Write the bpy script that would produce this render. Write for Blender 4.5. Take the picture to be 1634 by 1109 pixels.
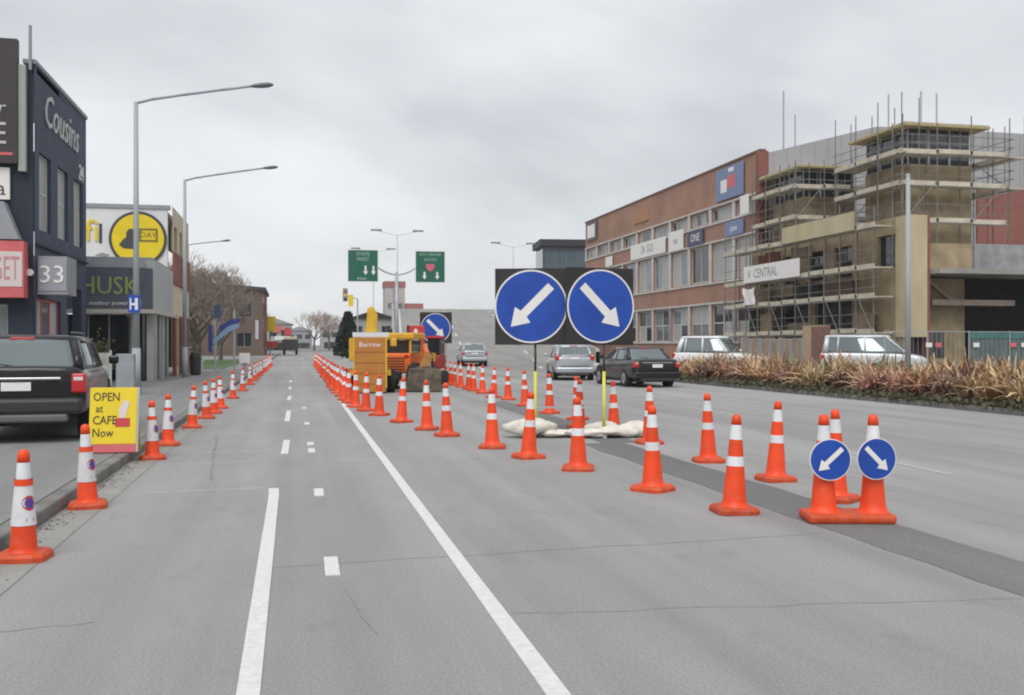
import bpy, bmesh, math, random
from mathutils import Vector, Matrix, Euler
R = math.radians
random.seed(11)
for o in list(bpy.data.objects): bpy.data.objects.remove(o)
SC = bpy.context.scene
COL = SC.collection

# ------------------------------------------------------------------ camera, sky, sun, exposure
cam = bpy.data.cameras.new('camera'); cam_o = bpy.data.objects.new('camera', cam); COL.objects.link(cam_o)
cam.sensor_width = 36.0; cam.lens = 35.25; cam.clip_start = 0.05; cam.clip_end = 6000
cam_o.location = (0, 0, 1.5); cam_o.rotation_euler = (R(89.84), 0, R(-12.305))
SC.camera = cam_o
SUN_EL, SUN_AZ = 52, 205          # diffuse sun behind the camera's right shoulder, through cloud
W = bpy.data.worlds.new('World'); SC.world = W; W.use_nodes = True
nt = W.node_tree; nt.nodes.clear()
def wn(t, **k):
    n = nt.nodes.new(t)
    for a, v in k.items(): setattr(n, a, v)
    return n
out = wn('ShaderNodeOutputWorld'); bg = wn('ShaderNodeBackground'); bg.inputs['Strength'].default_value = 0.1
sky = wn('ShaderNodeTexSky', sky_type='NISHITA', sun_disc=False)
sky.sun_elevation = R(SUN_EL); sky.sun_rotation = R(SUN_AZ); sky.air_density = 1.0; sky.dust_density = 2.0
tc = wn('ShaderNodeTexCoord'); sep = wn('ShaderNodeSeparateXYZ'); nt.links.new(tc.outputs['Generated'], sep.inputs[0])
def wmath(op, a, b=None):
    n = wn('ShaderNodeMath', operation=op)
    for i, v in enumerate((a, b)):
        if v is None: continue
        if isinstance(v, (int, float)): n.inputs[i].default_value = v
        else: nt.links.new(v, n.inputs[i])
    return n.outputs[0]
den = wmath('ADD', wmath('MAXIMUM', sep.outputs['Z'], 0.0), 0.42)
comb = wn('ShaderNodeCombineXYZ')
nt.links.new(wmath('DIVIDE', sep.outputs['X'], den), comb.inputs[0])
nt.links.new(wmath('DIVIDE', sep.outputs['Y'], den), comb.inputs[1])
def cloud(scale, detail, rough, off):
    mp = wn('ShaderNodeMapping'); mp.inputs['Location'].default_value = off
    mp.inputs['Rotation'].default_value = (0, 0, R(-24)); mp.inputs['Scale'].default_value = (0.75, 1.0, 1)
    nt.links.new(comb.outputs[0], mp.inputs[0])
    n = wn('ShaderNodeTexNoise'); n.inputs['Scale'].default_value = scale; n.inputs['Detail'].default_value = detail
    n.inputs['Roughness'].default_value = rough; n.inputs['Distortion'].default_value = 0.35
    nt.links.new(mp.outputs[0], n.inputs['Vector']); return n.outputs['Fac']
c1 = cloud(1.25, 4, 0.48, (7.7, 11.5, 0)); c2 = cloud(4.5, 4, 0.5, (1.2, 7.7, 2))
mixc = wmath('ADD', wmath('MULTIPLY', c1, 0.8), wmath('MULTIPLY', c2, 0.2))
ramp = wn('ShaderNodeValToRGB'); nt.links.new(mixc, ramp.inputs[0])
e = ramp.color_ramp.elements
e[0].position = 0.40; e[0].color = (4.7, 4.8, 5.05, 1)
e[1].position = 0.64; e[1].color = (7.75, 7.85, 7.95, 1)
m = e.new(0.50); m.color = (6.05, 6.25, 6.5, 1)
mx = wn('ShaderNodeMixRGB'); mx.inputs[0].default_value = 0.93
nt.links.new(sky.outputs[0], mx.inputs[1]); nt.links.new(ramp.outputs[0], mx.inputs[2])
nt.links.new(mx.outputs[0], bg.inputs[0]); nt.links.new(bg.outputs[0], out.inputs[0])
sun = bpy.data.lights.new('sun', 'SUN'); sun.energy = 1.5; sun.angle = R(38); sun.color = (1.0, 0.98, 0.95)
sun_o = bpy.data.objects.new('sun', sun); COL.objects.link(sun_o)
az = R(SUN_AZ)   # direction the light comes from (clockwise from +Y)
d = Vector((math.sin(az) * math.cos(R(SUN_EL)), math.cos(az) * math.cos(R(SUN_EL)), math.sin(R(SUN_EL))))
sun_o.rotation_euler = d.to_track_quat('Z', 'Y').to_euler()
vs = SC.view_settings; vs.view_transform = 'Standard'; vs.look = 'None'; vs.gamma = 1; vs.exposure = 0.33
vs.use_curve_mapping = False
SC.cycles.filter_width = 2.0

# ------------------------------------------------------------------ materials
MATS = {}
def mat(name, col, rough=0.7, metal=0.0, spec=0.5, var=0.0, vscale=3.0, bump=0.0, bscale=40.0, stretch=(1, 1, 1), col2=None,
        emit=0.0, trans=0.0, coat=0.0):
    if name in MATS: return MATS[name]
    M = bpy.data.materials.new(name); M.use_nodes = True; t = M.node_tree; b = t.nodes['Principled BSDF']
    b.inputs['Roughness'].default_value = rough; b.inputs['Metallic'].default_value = metal
    b.inputs['Specular IOR Level'].default_value = spec
    b.inputs['Coat Weight'].default_value = coat
    b.inputs['Base Color'].default_value = (*col, 1)
    if trans: b.inputs['Transmission Weight'].default_value = trans
    if emit: b.inputs['Emission Color'].default_value = (*col, 1); b.inputs['Emission Strength'].default_value = emit
    tcn = t.nodes.new('ShaderNodeTexCoord'); mp = t.nodes.new('ShaderNodeMapping'); mp.inputs['Scale'].default_value = stretch
    t.links.new(tcn.outputs['Object'], mp.inputs[0])
    if var or col2:
        n = t.nodes.new('ShaderNodeTexNoise'); n.inputs['Scale'].default_value = vscale; n.inputs['Detail'].default_value = 6
        n.inputs['Roughness'].default_value = 0.6
        t.links.new(mp.outputs[0], n.inputs['Vector'])
        r = t.nodes.new('ShaderNodeValToRGB'); t.links.new(n.outputs['Fac'], r.inputs[0])
        c2 = col2 or tuple(max(0, c * (1 - var)) for c in col); c1 = col if col2 else tuple(min(1, c * (1 + var)) for c in col)
        r.color_ramp.elements[0].position = 0.32; r.color_ramp.elements[0].color = (*c2, 1)
        r.color_ramp.elements[1].position = 0.68; r.color_ramp.elements[1].color = (*c1, 1)
        t.links.new(r.outputs[0], b.inputs['Base Color'])
    if bump:
        n2 = t.nodes.new('ShaderNodeTexNoise'); n2.inputs['Scale'].default_value = bscale; n2.inputs['Detail'].default_value = 4
        t.links.new(mp.outputs[0], n2.inputs['Vector'])
        bp = t.nodes.new('ShaderNodeBump'); bp.inputs['Strength'].default_value = bump; bp.inputs['Distance'].default_value = 0.02
        t.links.new(n2.outputs['Fac'], bp.inputs['Height']); t.links.new(bp.outputs[0], b.inputs['Normal'])
    MATS[name] = M; return M

def asphalt(name, base, tint=(1, 1, 1), worn=0.18, tyre=True):
    M = bpy.data.materials.new(name); M.use_nodes = True; t = M.node_tree; b = t.nodes['Principled BSDF']
    b.inputs['Roughness'].default_value = 0.88; b.inputs['Specular IOR Level'].default_value = 0.3
    tcn = t.nodes.new('ShaderNodeTexCoord')
    def noise(scale, det, sc=(1, 1, 1), ro=0.6):
        mp = t.nodes.new('ShaderNodeMapping'); mp.inputs['Scale'].default_value = sc; t.links.new(tcn.outputs['Object'], mp.inputs[0])
        n = t.nodes.new('ShaderNodeTexNoise'); n.inputs['Scale'].default_value = scale; n.inputs['Detail'].default_value = det
        n.inputs['Roughness'].default_value = ro; t.links.new(mp.outputs[0], n.inputs['Vector']); return n.outputs['Fac']
    def mr(v, a, b_, c, d_):
        n = t.nodes.new('ShaderNodeMapRange'); t.links.new(v, n.inputs[0])
        for i, q in enumerate((a, b_, c, d_)): n.inputs[i + 1].default_value = q
        return n.outputs[0]
    def mul(a, b_):
        n = t.nodes.new('ShaderNodeMath'); n.operation = 'MULTIPLY'; t.links.new(a, n.inputs[0]); t.links.new(b_, n.inputs[1]); return n.outputs[0]
    big = mr(noise(0.16, 5, (1, .35, 1)), .3, .7, 1 - worn, 1 + worn * .7)
    mid = mr(noise(1.3, 6, (1.0, .25, 1)), .3, .7, .93, 1.06)
    spot = mr(noise(2.4, 3, (1, .6, 1), .5), .62, .72, 1.0, .90)
    fine = mr(noise(60, 4, (1, 1, 1), .75), .25, .75, .68, 1.3)
    streak = mr(noise(1.6, 4, (1, .02, 1), .55), .3, .7, .86, 1.10)
    stain = mr(noise(.9, 5, (1, .5, 1), .62), .60, .75, 1.0, .86)
    v = mul(mul(mul(big, mid), mul(fine, spot)), mul(streak, stain))
    mixn = t.nodes.new('ShaderNodeMixRGB'); mixn.blend_type = 'MULTIPLY'; mixn.inputs[0].default_value = 1
    mixn.inputs[1].default_value = tuple(base * q for q in tint) + (1,)
    cmb = t.nodes.new('ShaderNodeCombineXYZ')
    for i in range(3): t.links.new(v, cmb.inputs[i])
    t.links.new(cmb.outputs[0], mixn.inputs[2]); t.links.new(mixn.outputs[0], b.inputs['Base Color'])
    bp = t.nodes.new('ShaderNodeBump'); bp.inputs['Strength'].default_value = 0.5; bp.inputs['Distance'].default_value = 0.008
    t.links.new(noise(110, 2), bp.inputs['Height']); t.links.new(bp.outputs[0], b.inputs['Normal'])
    MATS[name] = M; return M

def brick_mat(name, c1, c2, mortar, scale=1.0):
    M = bpy.data.materials.new(name); M.use_nodes = True; t = M.node_tree; b = t.nodes['Principled BSDF']; b.inputs['Roughness'].default_value = .9
    g = t.nodes.new('ShaderNodeNewGeometry'); sp = t.nodes.new('ShaderNodeSeparateXYZ'); t.links.new(g.outputs['Position'], sp.inputs[0])
    ad = t.nodes.new('ShaderNodeMath'); ad.operation = 'ADD'; t.links.new(sp.outputs[0], ad.inputs[0]); t.links.new(sp.outputs[1], ad.inputs[1])
    cb = t.nodes.new('ShaderNodeCombineXYZ'); t.links.new(ad.outputs[0], cb.inputs[0]); t.links.new(sp.outputs[2], cb.inputs[1])
    br = t.nodes.new('ShaderNodeTexBrick'); br.inputs['Scale'].default_value = scale; br.inputs['Brick Width'].default_value = .24
    br.inputs['Row Height'].default_value = .086; br.inputs['Mortar Size'].default_value = .01
    br.inputs['Color1'].default_value = (*c1, 1); br.inputs['Color2'].default_value = (*c2, 1); br.inputs['Mortar'].default_value = (*mortar, 1)
    t.links.new(cb.outputs[0], br.inputs['Vector'])
    n = t.nodes.new('ShaderNodeTexNoise'); n.inputs['Scale'].default_value = .35; n.inputs['Detail'].default_value = 6
    t.links.new(g.outputs['Position'], n.inputs['Vector'])
    r = t.nodes.new('ShaderNodeMapRange'); t.links.new(n.outputs['Fac'], r.inputs[0])
    for i, q in enumerate((.3, .7, .82, 1.15)): r.inputs[i + 1].default_value = q
    mx_ = t.nodes.new('ShaderNodeMixRGB'); mx_.blend_type = 'MULTIPLY'; mx_.inputs[0].default_value = 1
    t.links.new(br.outputs[0], mx_.inputs[1])
    cc = t.nodes.new('ShaderNodeCombineXYZ')
    for i in range(3): t.links.new(r.outputs[0], cc.inputs[i])
    t.links.new(cc.outputs[0], mx_.inputs[2]); t.links.new(mx_.outputs[0], b.inputs['Base Color'])
    MATS[name] = M; return M

ROAD = asphalt('worn_asphalt', 0.335, (1.0, 0.985, 0.975))
PATH = asphalt('footpath_asphalt', 0.25, (1.0, 1.0, .99), .12)
TRENCH = asphalt('fresh_trench_seal', 0.19, (1, 1, 1.0), .12)
FARGROUND = asphalt('yard_ground', 0.24, (1, .98, .94), .25)
RAMPM = asphalt('bridge_road', 0.30, (1.0, .97, .92), .16)
CONC = mat('concrete', (.40, .39, .37), .85, var=.14, vscale=1.2, bump=.2)
KERB = mat('kerb_concrete', (.19, .187, .175), .9, var=.3, vscale=2.5, bump=.4)
PAINT = mat('road_paint', (.74, .74, .72), .75, col2=(.60, .60, .59), vscale=22, bump=.15, bscale=90)
CRACK = mat('crack_sealant', (.235, .23, .23), .85, var=.15)
JOINT = mat('pale_joint', (.43, .42, .41), .9, var=.12, vscale=5)
ORANGE = mat('cone_orange', (.87, .068, .008), .5, var=.10, vscale=7)
ORANGED = mat('cone_base_orange', (.72, .085, .014), .6, col2=(.50, .055, .012), vscale=9)
def vary(M, amt, dirt=(.30, .22, .17), k=.35):
    t = M.node_tree; b = t.nodes['Principled BSDF']; src = b.inputs['Base Color'].links[0].from_socket
    oi = t.nodes.new('ShaderNodeObjectInfo'); hs = t.nodes.new('ShaderNodeHueSaturation')
    mr_ = t.nodes.new('ShaderNodeMapRange'); mr_.inputs[3].default_value = 1 - amt; mr_.inputs[4].default_value = 1 + amt * .4
    t.links.new(oi.outputs['Random'], mr_.inputs[0]); t.links.new(mr_.outputs[0], hs.inputs['Value']); t.links.new(src, hs.inputs['Color'])
    g = t.nodes.new('ShaderNodeNewGeometry'); n = t.nodes.new('ShaderNodeTexNoise'); n.inputs['Scale'].default_value = 16; n.inputs['Detail'].default_value = 6; n.inputs['Roughness'].default_value = .7
    t.links.new(g.outputs['Position'], n.inputs['Vector'])
    m2 = t.nodes.new('ShaderNodeMapRange'); t.links.new(n.outputs['Fac'], m2.inputs[0])
    for i, q in enumerate((.52, .78, 0, k)): m2.inputs[i + 1].default_value = q
    mx_ = t.nodes.new('ShaderNodeMixRGB'); t.links.new(m2.outputs[0], mx_.inputs[0]); t.links.new(hs.outputs[0], mx_.inputs[1]); mx_.inputs[2].default_value = (*dirt, 1)
    t.links.new(mx_.outputs[0], b.inputs['Base Color'])
vary(ORANGE, .16); vary(ORANGED, .22, k=.6)
WHITE = mat('reflective_white', (.76, .78, .80), .45, var=.06, vscale=9)
SLEEVEW = mat('sleeve_white', (.70, .69, .71), .6, var=.08, vscale=8)
vary(WHITE, .12, (.35, .33, .30), .45); vary(SLEEVEW, .12, (.35, .33, .30), .4)
BLUE = mat('sign_blue', (.012, .08, .44), .38, col2=(.010, .055, .33), vscale=2.2)
SWHITE = mat('sign_white', (.80, .78, .75), .45, var=.04)
BLACKB = mat('backing_black', (.025, .022, .022), .55, var=.3)
GREENS = mat('sign_green', (.008, .12, .075), .45, var=.1)
RED = mat('sign_red', (.55, .045, .05), .5, var=.1)
PINKRED = mat('faded_red', (.62, .13, .14), .55, var=.12)
YEL = mat('sign_yellow', (.80, .60, .015), .5, var=.06)
YELM = mat('machine_yellow', (.68, .40, .03), .5, var=.15, vscale=3)
LIME = mat('pole_yellow', (.70, .66, .10), .5, var=.1)
ORM = mat('machine_orange', (.72, .15, .015), .5, var=.18, vscale=3)
ORB = mat('board_orange', (.50, .21, .032), .6, col2=(.42, .165, .03), vscale=2.2)
GALV = mat('galvanised', (.42, .44, .45), .5, metal=.35, var=.12, vscale=3)
LAMPM = mat('lamp_post_paint', (.36, .40, .41), .55, var=.10, vscale=2, stretch=(1, 1, .3))
DARK = mat('dark_metal', (.03, .03, .032), .5)
RUBBER = mat('rubber', (.018, .018, .018), .85)
RIM = mat('alloy_rim', (.42, .43, .44), .35, metal=.7)
GLASSD = mat('dark_glass', (.025, .03, .035), .06, spec=.8)
GLASSC = mat('car_glass', (.20, .235, .24), .06, spec=1.0, metal=.55)
GLASSW = mat('window_glass', (.16, .18, .19), .08, spec=.8, var=.35, vscale=.5)
BLINDSKY = mat('blind_and_sky_sheen', (.42, .42, .41), .55, var=.12, vscale=1.2, stretch=(1, 1, .2))  # pale blinds; on the navy shop the colour imitates sky reflected in glass
TAIL = mat('tail_lamp', (.50, .015, .02), .25, spec=.7)
TAILW = mat('lamp_clear', (.70, .62, .60), .2)
CHROME = mat('chrome', (.6, .6, .6), .2, metal=.9)
PLATE = mat('number_plate', (.78, .79, .80), .5)
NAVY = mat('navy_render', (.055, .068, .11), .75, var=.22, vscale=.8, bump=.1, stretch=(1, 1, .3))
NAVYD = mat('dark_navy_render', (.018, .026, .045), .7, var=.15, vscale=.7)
BROWNB = mat('brown_board', (.045, .036, .036), .6, var=.1)
GREYP = mat('grey_paint', (.30, .31, .33), .7, var=.1)
WHITEW = mat('white_wall', (.80, .80, .80), .75, col2=(.66, .66, .655), vscale=.9, stretch=(1, 1, .35))
FASCIA = mat('slate_fascia', (.085, .095, .125), .6, var=.1)
CREAM = mat('cream_render', (.62, .53, .38), .8, var=.08, vscale=.9)
LEAFTXT = mat('lime_lettering', (.28, .38, .10), .5)
DKTXT = mat('dark_lettering', (.06, .06, .065), .6)
GREYTXT = mat('silver_lettering', (.50, .51, .50), .5, metal=.2)
BRICKO = brick_mat('orange_brick', (.40, .19, .125), (.345, .165, .11), (.36, .28, .23))
BRICKR = brick_mat('red_brick', (.26, .07, .05), (.22, .06, .045), (.26, .17, .14))
BRICKB = brick_mat('brown_brick', (.16, .10, .075), (.13, .085, .065), (.16, .13, .11))
STONEW = mat('pale_surround', (.55, .55, .52), .8, var=.12, vscale=.8)
METALR = mat('grey_cladding', (.36, .355, .36), .5, var=.05, vscale=.5)
TAN = mat('tan_panel', (.43, .345, .21), .85, col2=(.25, .19, .12), vscale=.9)
TANP = mat('pale_plywood', (.56, .48, .31), .85, col2=(.44, .37, .235), vscale=.8, stretch=(1, 1, .35))
PLANK = mat('scaffold_plank', (.54, .49, .39), .85, var=.2, vscale=1.5)
OCHRE = mat('ochre_edge', (.40, .34, .18), .8, var=.15)
RUSTE = mat('rust_edge', (.25, .09, .07), .8, var=.15)
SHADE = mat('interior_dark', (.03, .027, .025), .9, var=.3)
TEAL = mat('teal_cloth', (.07, .17, .155), .8, var=.2)
TEALG = mat('teal_glass', (.05, .09, .11), .1, spec=.8, var=.3, vscale=.6)
HOARD = mat('hoarding_board', (.34, .25, .18), .85, var=.2, vscale=1.5)
SOIL = mat('soil', (.13, .10, .07), .95, col2=(.06, .047, .035), vscale=7, bump=.8, bscale=15)
MUDB = mat('muddy_steel', (.20, .155, .11), .85, col2=(.055, .047, .04), vscale=4, bump=.4, bscale=20)
BAG = mat('sandbag', (.74, .70, .62), .85, var=.12, vscale=6, bump=.5, bscale=25)
GRASS = mat('grass', (.065, .13, .035), .9, var=.4, vscale=4)
BARK = mat('bark', (.13, .105, .085), .9, var=.25, vscale=4)
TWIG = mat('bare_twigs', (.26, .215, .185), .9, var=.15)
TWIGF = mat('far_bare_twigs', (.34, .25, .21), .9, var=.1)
LEAFD = mat('dark_foliage', (.035, .055, .03), .8, col2=(.015, .025, .015), vscale=2)
BLUEB = mat('blue_banner', (.03, .05, .24), .55, var=.15)
BLUEL = mat('pale_blue_panel', (.22, .33, .55), .55, var=.1)
TOWER = mat('tower_render', (.46, .42, .40), .85, var=.12, vscale=.4)
TOWR = mat('tower_red', (.34, .13, .12), .85, var=.12, vscale=.4)
CARBLK = mat('car_black', (.007, .0075, .009), .25, spec=.4, coat=.25)
CARGRN = mat('car_charcoal', (.012, .015, .015), .28, coat=.35)
CARSIL = mat('car_silver', (.46, .49, .52), .3, metal=.5, coat=.4)
CARWHT = mat('car_white', (.80, .80, .80), .35, coat=.4)
CARGRY = mat('bumper_grey', (.13, .13, .13), .6)
CARPAL = mat('car_pale_silver', (.62, .64, .66), .35, metal=.2, coat=.4)

def flax_mat():
    M = bpy.data.materials.new('flax_leaf'); M.use_nodes = True; t = M.node_tree; b = t.nodes['Principled BSDF']
    oi = t.nodes.new('ShaderNodeObjectInfo'); b.inputs['Roughness'].default_value = .6
    n = t.nodes.new('ShaderNodeTexNoise'); n.inputs['Scale'].default_value = 5; n.inputs['Detail'].default_value = 4
    tcn = t.nodes.new('ShaderNodeTexCoord'); t.links.new(tcn.outputs['Object'], n.inputs['Vector'])
    r = t.nodes.new('ShaderNodeValToRGB'); t.links.new(n.outputs['Fac'], r.inputs[0])
    r.color_ramp.elements[0].position = .35; r.color_ramp.elements[0].color = (.62, .56, .56, 1)
    r.color_ramp.elements[1].position = .65; r.color_ramp.elements[1].color = (1.35, 1.3, 1.2, 1)
    mx_ = t.nodes.new('ShaderNodeMixRGB'); mx_.blend_type = 'MULTIPLY'; mx_.inputs[0].default_value = 1
    t.links.new(oi.outputs['Color'], mx_.inputs[1]); t.links.new(r.outputs[0], mx_.inputs[2]); t.links.new(mx_.outputs[0], b.inputs['Base Color'])
    return M
FLAX = flax_mat()

# ------------------------------------------------------------------ mesh helpers
class MB:
    def __init__(s): s.v = []; s.f = []; s.mi = []; s.mats = []; s.cur = 0
    def m(s, material):
        if material not in s.mats: s.mats.append(material)
        s.cur = s.mats.index(material); return s
    def add(s, vs_, fs, M=None):
        o = len(s.v)
        s.v += [tuple(M @ Vector(p)) if M is not None else tuple(p) for p in vs_]
        s.f += [tuple(o + i for i in f) for f in fs]; s.mi += [s.cur] * len(fs); return s
    def box(s, x0, x1, y0, y1, z0, z1, M=None):
        vs_ = [(x0, y0, z0), (x1, y0, z0), (x1, y1, z0), (x0, y1, z0), (x0, y0, z1), (x1, y0, z1), (x1, y1, z1), (x0, y1, z1)]
        return s.add(vs_, [(0, 3, 2, 1), (4, 5, 6, 7), (0, 1, 5, 4), (1, 2, 6, 5), (2, 3, 7, 6), (3, 0, 4, 7)], M)
    def quad(s, a, b, c, d, M=None): return s.add([a, b, c, d], [(0, 1, 2, 3)], M)
    def tube(s, p0, p1, r0, r1=None, n=8, cap=True, M=None):
        r1 = r0 if r1 is None else r1; p0 = Vector(p0); p1 = Vector(p1); ax = (p1 - p0)
        if ax.length < 1e-6: return s
        q = ax.to_track_quat('Z', 'Y'); vs_ = []
        for p, r in ((p0, r0), (p1, r1)):
            for i in range(n):
                a = 2 * math.pi * i / n; vs_.append(tuple(p + q @ Vector((r * math.cos(a), r * math.sin(a), 0))))
        fs = [(i, (i + 1) % n, n + (i + 1) % n, n + i) for i in range(n)]
        if cap: fs += [tuple(range(n - 1, -1, -1)), tuple(range(n, 2 * n))]
        return s.add(vs_, fs, M)
    def lathe(s, prof, n=20, c=(0, 0, 0), M=None, cap=True):
        vs_ = []
        for r, z in prof:
            for i in range(n):
                a = 2 * math.pi * i / n; vs_.append((c[0] + r * math.cos(a), c[1] + r * math.sin(a), c[2] + z))
        fs = []
        for k in range(len(prof) - 1):
            for i in range(n): fs.append((k * n + i, k * n + (i + 1) % n, (k + 1) * n + (i + 1) % n, (k + 1) * n + i))
        if cap: fs += [tuple(range(n - 1, -1, -1)), tuple(range((len(prof) - 1) * n, len(prof) * n))]
        return s.add(vs_, fs, M)
    def prism(s, pts, y0, y1, M=None):      # polygon in x,z extruded along y
        n = len(pts); vs_ = [(p[0], y0, p[1]) for p in pts] + [(p[0], y1, p[1]) for p in pts]
        fs = [tuple(range(n)), tuple(range(2 * n - 1, n - 1, -1))] + [(i, n + i, n + (i + 1) % n, (i + 1) % n) for i in range(n)]
        return s.add(vs_, fs, M)
    def build(s, name, material=None, parent=None, smooth=False, loc=None, bevel=0):
        off = Vector((0, 0, 0))
        if parent is not None and loc is None:
            p = parent
            while p is not None: off += Vector(p.location); p = p.parent
        if loc is not None: off = Vector((0, 0, 0))
        me = bpy.data.meshes.new(name); me.from_pydata([tuple(Vector(v) - off) for v in s.v], [], s.f)
        if material is not None: me.materials.append(material)
        else:
            for q in s.mats: me.materials.append(q)
            me.polygons.foreach_set('material_index', s.mi)
        bm = bmesh.new(); bm.from_mesh(me); bmesh.ops.recalc_face_normals(bm, faces=bm.faces); bm.to_mesh(me); bm.free()
        if smooth: me.shade_smooth() if smooth is True else me.shade_auto_smooth(angle=R(smooth)) if hasattr(me, 'shade_auto_smooth') else me.shade_smooth()
        o = bpy.data.objects.new(name, me); COL.objects.link(o)
        if parent is not None: o.parent = parent
        if loc is not None: o.location = loc
        if bevel:
            b = o.modifiers.new('bevel', 'BEVEL'); b.width = bevel; b.segments = 2; b.limit_method = 'ANGLE'
        return o
def tag(o, label=None, cat=None, group=None, kind=None):
    if label: o['label'] = label
    if cat: o['category'] = cat
    if group: o['group'] = group
    if kind: o['kind'] = kind
    return o
def empty(name, loc, label=None, cat=None, group=None, rz=0):
    o = bpy.data.objects.new(name, None); COL.objects.link(o); o.location = loc; o.rotation_euler = (0, 0, rz); o.empty_display_size = .1
    return tag(o, label, cat, group)
def copy_tree(o, parent=None):
    c = o.copy(); COL.objects.link(c); c.parent = parent
    for ch in list(o.children): copy_tree(ch, c)
    return c
def F(ox, oy, oz, rz): return Matrix.Translation((ox, oy, oz)) @ Matrix.Rotation(R(rz), 4, 'Z')
def text(parent, s, size, M, material, name='lettering', ext=.012, align='CENTER', squash=1.0, shear=0):
    """lettering standing in frame M's x,z plane facing -y"""
    cu = bpy.data.curves.new(name, 'FONT'); cu.body = s; cu.size = size; cu.extrude = ext; cu.align_x = align; cu.align_y = 'CENTER'; cu.shear = shear
    cu.resolution_u = 2
    t = bpy.data.objects.new('tmp', cu); COL.objects.link(t)
    bpy.context.view_layer.update()
    me = bpy.data.meshes.new_from_object(t.evaluated_get(bpy.context.evaluated_depsgraph_get()))
    bpy.data.objects.remove(t); bpy.data.curves.remove(cu)
    T = M @ Matrix.Rotation(R(90), 4, 'X') @ Matrix.Diagonal((squash, 1, 1, 1))
    off = Vector((0, 0, 0)); p = parent
    while p is not None: off += Vector(p.location); p = p.parent
    me.transform(Matrix.Translation(-off) @ T)
    me.materials.clear(); me.materials.append(material)
    o = bpy.data.objects.new(name, me); COL.objects.link(o); o.parent = parent
    return o
def wall(mb, M, u0, u1, v0, v1, openings, depth=.25, back=None):
    """front sheet of a wall in frame M (x along, y inward, z up) with real openings and reveals"""
    us = sorted({u0, u1, *[q for o in openings for q in o[:2]]}); vs_ = sorted({v0, v1, *[q for o in openings for q in o[2:4]]})
    us = [u for u in us if u0 - 1e-6 <= u <= u1 + 1e-6]; vs_ = [v for v in vs_ if v0 - 1e-6 <= v <= v1 + 1e-6]
    inside = lambda u, v: any(o[0] < u < o[1] and o[2] < v < o[3] for o in openings)
    for i in range(len(us) - 1):
        for j in range(len(vs_) - 1):
            if inside((us[i] + us[i + 1]) / 2, (vs_[j] + vs_[j + 1]) / 2): continue
            mb.quad((us[i], 0, vs_[j]), (us[i + 1], 0, vs_[j]), (us[i + 1], 0, vs_[j + 1]), (us[i], 0, vs_[j + 1]), M)
    for a, b, c, d_ in [o[:4] for o in openings]:
        mb.quad((a, 0, c), (a, depth, c), (a, depth, d_), (a, 0, d_), M); mb.quad((b, 0, c), (b, 0, d_), (b, depth, d_), (b, depth, c), M)
        mb.quad((a, 0, c), (b, 0, c), (b, depth, c), (a, depth, c), M); mb.quad((a, 0, d_), (a, depth, d_), (b, depth, d_), (b, 0, d_), M)
    return mb
def window(parent, M, u0, u1, v0, v1, dep=.18, bars=(1, 1), frame_m=None, glass=None, t=.06, name='window', seedglass=None):
    f = MB(); n, k = bars
    f.box(u0, u1, dep, dep + .07, v0, v0 + t, M); f.box(u0, u1, dep, dep + .07, v1 - t, v1, M)
    f.box(u0, u0 + t, dep, dep + .07, v0 + t, v1 - t, M); f.box(u1 - t, u1, dep, dep + .07, v0 + t, v1 - t, M)
    for i in range(1, n):
        x = u0 + (u1 - u0) * i / n; f.box(x - t / 2, x + t / 2, dep + .003, dep + .067, v0 + t, v1 - t, M)
    for j in range(1, k):
        z = v0 + (v1 - v0) * j / k; f.box(u0 + t, u1 - t, dep + .006, dep + .064, z - t / 2, z + t / 2, M)
    o = f.build(name, frame_m or STONEW, parent)
    for i in range(n):
        for j in range(k):
            a = u0 + (u1 - u0) * i / n; b = u0 + (u1 - u0) * (i + 1) / n; c = v0 + (v1 - v0) * j / k; d_ = v0 + (v1 - v0) * (j + 1) / k
            g = glass if not isinstance(glass, (list, tuple)) else random.choice(glass)
            MB().box(a, b, dep + .03, dep + .04, c, d_, M).build('pane', g or GLASSW, o)
    return o
ORD = ['nearest', 'second', 'third', 'fourth', 'fifth', 'sixth', 'seventh', 'eighth', 'ninth', 'tenth', 'eleventh', 'twelfth', 'thirteenth',
       'fourteenth', 'fifteenth', 'sixteenth', 'seventeenth', 'eighteenth', 'nineteenth', 'twentieth', 'twenty-first', 'twenty-second',
       'twenty-third', 'twenty-fourth', 'twenty-fifth', 'twenty-sixth', 'twenty-seventh', 'twenty-eighth', 'twenty-ninth', 'thirtieth',
       'thirty-first', 'thirty-second', 'thirty-third', 'thirty-fourth', 'thirty-fifth', 'thirty-sixth', 'thirty-seventh', 'thirty-eighth']

# ------------------------------------------------------------------ ground, roads, bridge ramp
KL, KR = -2.05, 15.0
tag(MB().quad((-1500, -200, -.02), (1500, -200, -.02), (1500, 3000, -.02), (-1500, 3000, -.02)).build('ground', FARGROUND), kind='structure')
road = MB(); road.quad((KL, -12, 0), (KR, -12, 0), (KR, 45, 0), (KL, 45, 0)); road.quad((KL, 45, 0), (7, 45, 0), (7, 198, 0), (KL, 198, 0))
tag(road.build('road', ROAD), kind='structure')
fp = MB().box(-40, KL - .16, -12, 400, -.02, .115)
tag(fp.build('footpath', PATH), kind='structure')
kerb = empty('kerb', (KL, 0, 0)); tag(kerb, kind='structure')
y = -6.0
while y < 70:
    MB().box(KL - .155, KL - .002, y + .006, y + 2.394, -.01, .118).build('kerb_stone', KERB, kerb, bevel=.02); y += 2.4
MB().box(KL - .155, KL - .002, 70.4, 400, -.01, .118).build('kerb_run', KERB, kerb)
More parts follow.
